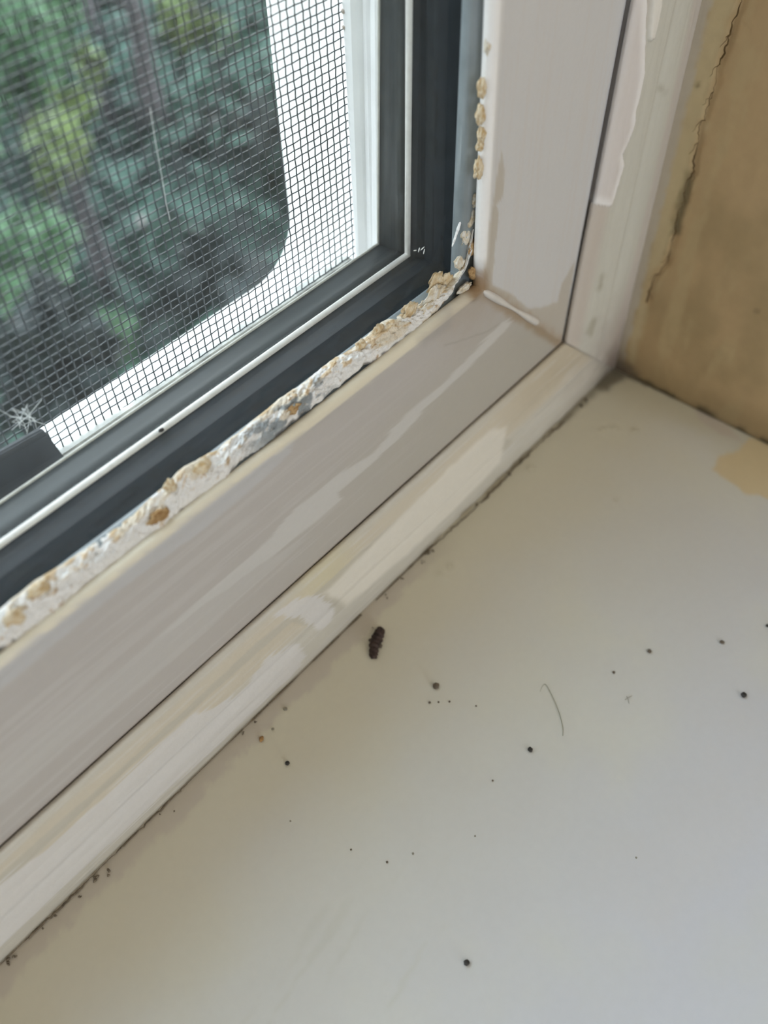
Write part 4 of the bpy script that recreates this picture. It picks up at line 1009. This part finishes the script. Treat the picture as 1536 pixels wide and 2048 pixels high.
def shrub(px, py, yd, rad, mi, n, leaf, label, seed, sq=1.0, name='shrub', blossom=0):
    n = n * 6 // 10; leaf *= 1.5
    r = np.random.default_rng(seed)
    cen = on_y(px, py, yd)
    root = empty(name, (cen[0], cen[1], GZ))
    tag(root, label, 'shrub', 'shrubs in the garden below')
    hc = cen[2] - GZ
    def cloud(n, rad, leaf, mat, nm):
        V = np.zeros((n, 4, 3))
        d = r.normal(0, 1, (n, 3)); d /= np.linalg.norm(d, axis=1)[:, None]
        cl = r.normal(0, 1, (max(6, n // 45), 3)); cl /= np.linalg.norm(cl, axis=1)[:, None]
        pos = cl[r.integers(0, len(cl), n)] * (0.35 + 0.65 * r.random((n, 1)) ** 0.5) * rad * 0.8 + d * rad * 0.28
        pos[:, 2] *= sq
        a = r.normal(0, 1, (n, 3)); a /= np.linalg.norm(a, axis=1)[:, None]
        b = np.cross(a, r.normal(0, 1, (n, 3))); b /= np.linalg.norm(b, axis=1)[:, None]
        L = leaf * (0.6 + 0.8 * r.random((n, 1)))
        base_ = pos + np.array([0, 0, hc])
        nrm_ = np.cross(a, b)
        V[:, 0] = base_ - a * L; V[:, 1] = base_ + b * L * 0.42 + nrm_ * L * 0.15; V[:, 2] = base_ + a * L; V[:, 3] = base_ - b * L * 0.42 + nrm_ * L * 0.15
        V[:, :, 2] = np.maximum(V[:, :, 2], 0.01)
        Fq = np.arange(n * 4).reshape(n, 4)
        o = fast_mesh(nm, V.reshape(-1, 3), Fq, mat, root); o['kind'] = 'stuff'
    cloud(n, rad, leaf, LM[mi], 'foliage')
    if blossom: cloud(blossom, rad * 1.05, leaf * 0.9, LM[4], 'blossom')
    parts = []
    for k_ in range(5):
        t = r.normal(0, 1, 3) * rad * 0.4; t[2] = hc + abs(t[2]) * 0.3
        parts.append(tube_geo([(r.normal(0, 0.03), r.normal(0, 0.03), 0.0), tuple(t * np.array([0.5, 0.5, 0.6])), tuple(t)], [0.02, 0.014, 0.006], 6))
    v, f = join_geo(parts); mesh_obj('stem', v, f, M['bark'], root)
    return root
shrub(40, 130, 3.3, 0.36, 0, 1400, 0.05, 'mid-green shrub seen through the upper left corner of the screen', 1)
shrub(105, 235, 2.55, 0.13, 1, 230, 0.045, 'bright yellow-green bush in the middle left of the screen', 2)
shrub(395, 40, 3.9, 0.20, 1, 240, 0.055, 'pale yellow-green bush at the top of the screen beside the trunk', 3)
shrub(250, 300, 5.1, 0.70, 3, 1900, 0.07, 'large blue-green shrub filling the middle of the view', 4)
shrub(500, 360, 2.9, 0.33, 2, 2300, 0.05, 'very dark shrub behind the rounded white corner of the casing', 5)
shrub(55, 560, 1.95, 0.16, 0, 420, 0.04, 'low green bush at the left above the pull tab', 6)
shrub(225, 670, 2.2, 0.13, 0, 300, 0.04, 'low green bush just above the white outdoor ledge', 7)
shrub(100, 730, 1.55, 0.16, 2, 900, 0.04, 'dark low shrub beside the lint tuft and the pull tab', 8)
shrub(330, 535, 2.6, 0.17, 3, 420, 0.045, 'grey-green shrub with dusty pink blossom', 9, blossom=120)
shrub(455, 190, 4.1, 0.34, 3, 1100, 0.06, 'blue-green shrub behind the trunks, right of the middle', 10)
shrub(-170, 420, 2.6, 0.30, 0, 900, 0.05, 'green shrub at the far left edge of the view', 11)
shrub(120, -60, 7.0, 1.0, 3, 2200, 0.11, 'tall shrub at the back of the garden', 12)
shrub(450, 580, 2.15, 0.20, 2, 1100, 0.045, 'dark low shrub just outside the rounded corner of the casing', 13)
shrub(190, 480, 3.55, 0.20, 2, 900, 0.05, 'dark shrub between the blossoming shrub and the yellow-green bush', 14)
shrub(275, 385, 4.05, 0.13, 3, 200, 0.045, 'small pink-flowered shrub beside the short dark trunk', 15, blossom=70)
shrub(180, 125, 3.6, 0.08, 1, 90, 0.04, 'small yellow-green tuft left of the slim dark trunk', 16)
shrub(95, 360, 2.9, 0.07, 1, 80, 0.04, 'small yellow-green tuft at the left, below the bright bush', 17)
for i, (px, py, yd, w_, lb) in enumerate(((290, 130, 3.4, 0.05, 'slim dark trunk rising left of the pale yellow-green bush'), (318, 440, 3.3, 0.03, 'short dark trunk above the blossoming shrub'), (165, 20, 4.4, 0.07, 'thick dark trunk in the upper left of the view'))):
    p = on_y(px, py, yd)
    root = empty('tree_trunk', (p[0], p[1], GZ)); tag(root, lb, 'tree', 'tree trunks in the garden')
    hh = p[2] - GZ + (0.35 if i != 1 else 0.12)
    r = np.random.default_rng(40 + i)
    pts = [(r.normal(0, 0.015), r.normal(0, 0.015), hh * t) for t in np.linspace(0, 1, 9)]
    v, f = tube_geo(pts, np.linspace(w_ * 1.3, w_ * 0.7, 9), 10); mesh_obj('trunk', v, f, M['bark'], root, True)
    parts = []
    for k_ in range(4):
        z = hh * (0.55 + 0.12 * k_); a_ = r.random() * 6.28
        parts.append(tube_geo([(0, 0, z), (0.12 * math.cos(a_), 0.12 * math.sin(a_), z + 0.1), (0.25 * math.cos(a_), 0.25 * math.sin(a_), z + 0.28)], [w_ * 0.4, w_ * 0.3, w_ * 0.12], 7))
    v, f = join_geo(parts); mesh_obj('branches', v, f, M['bark'], root, True)
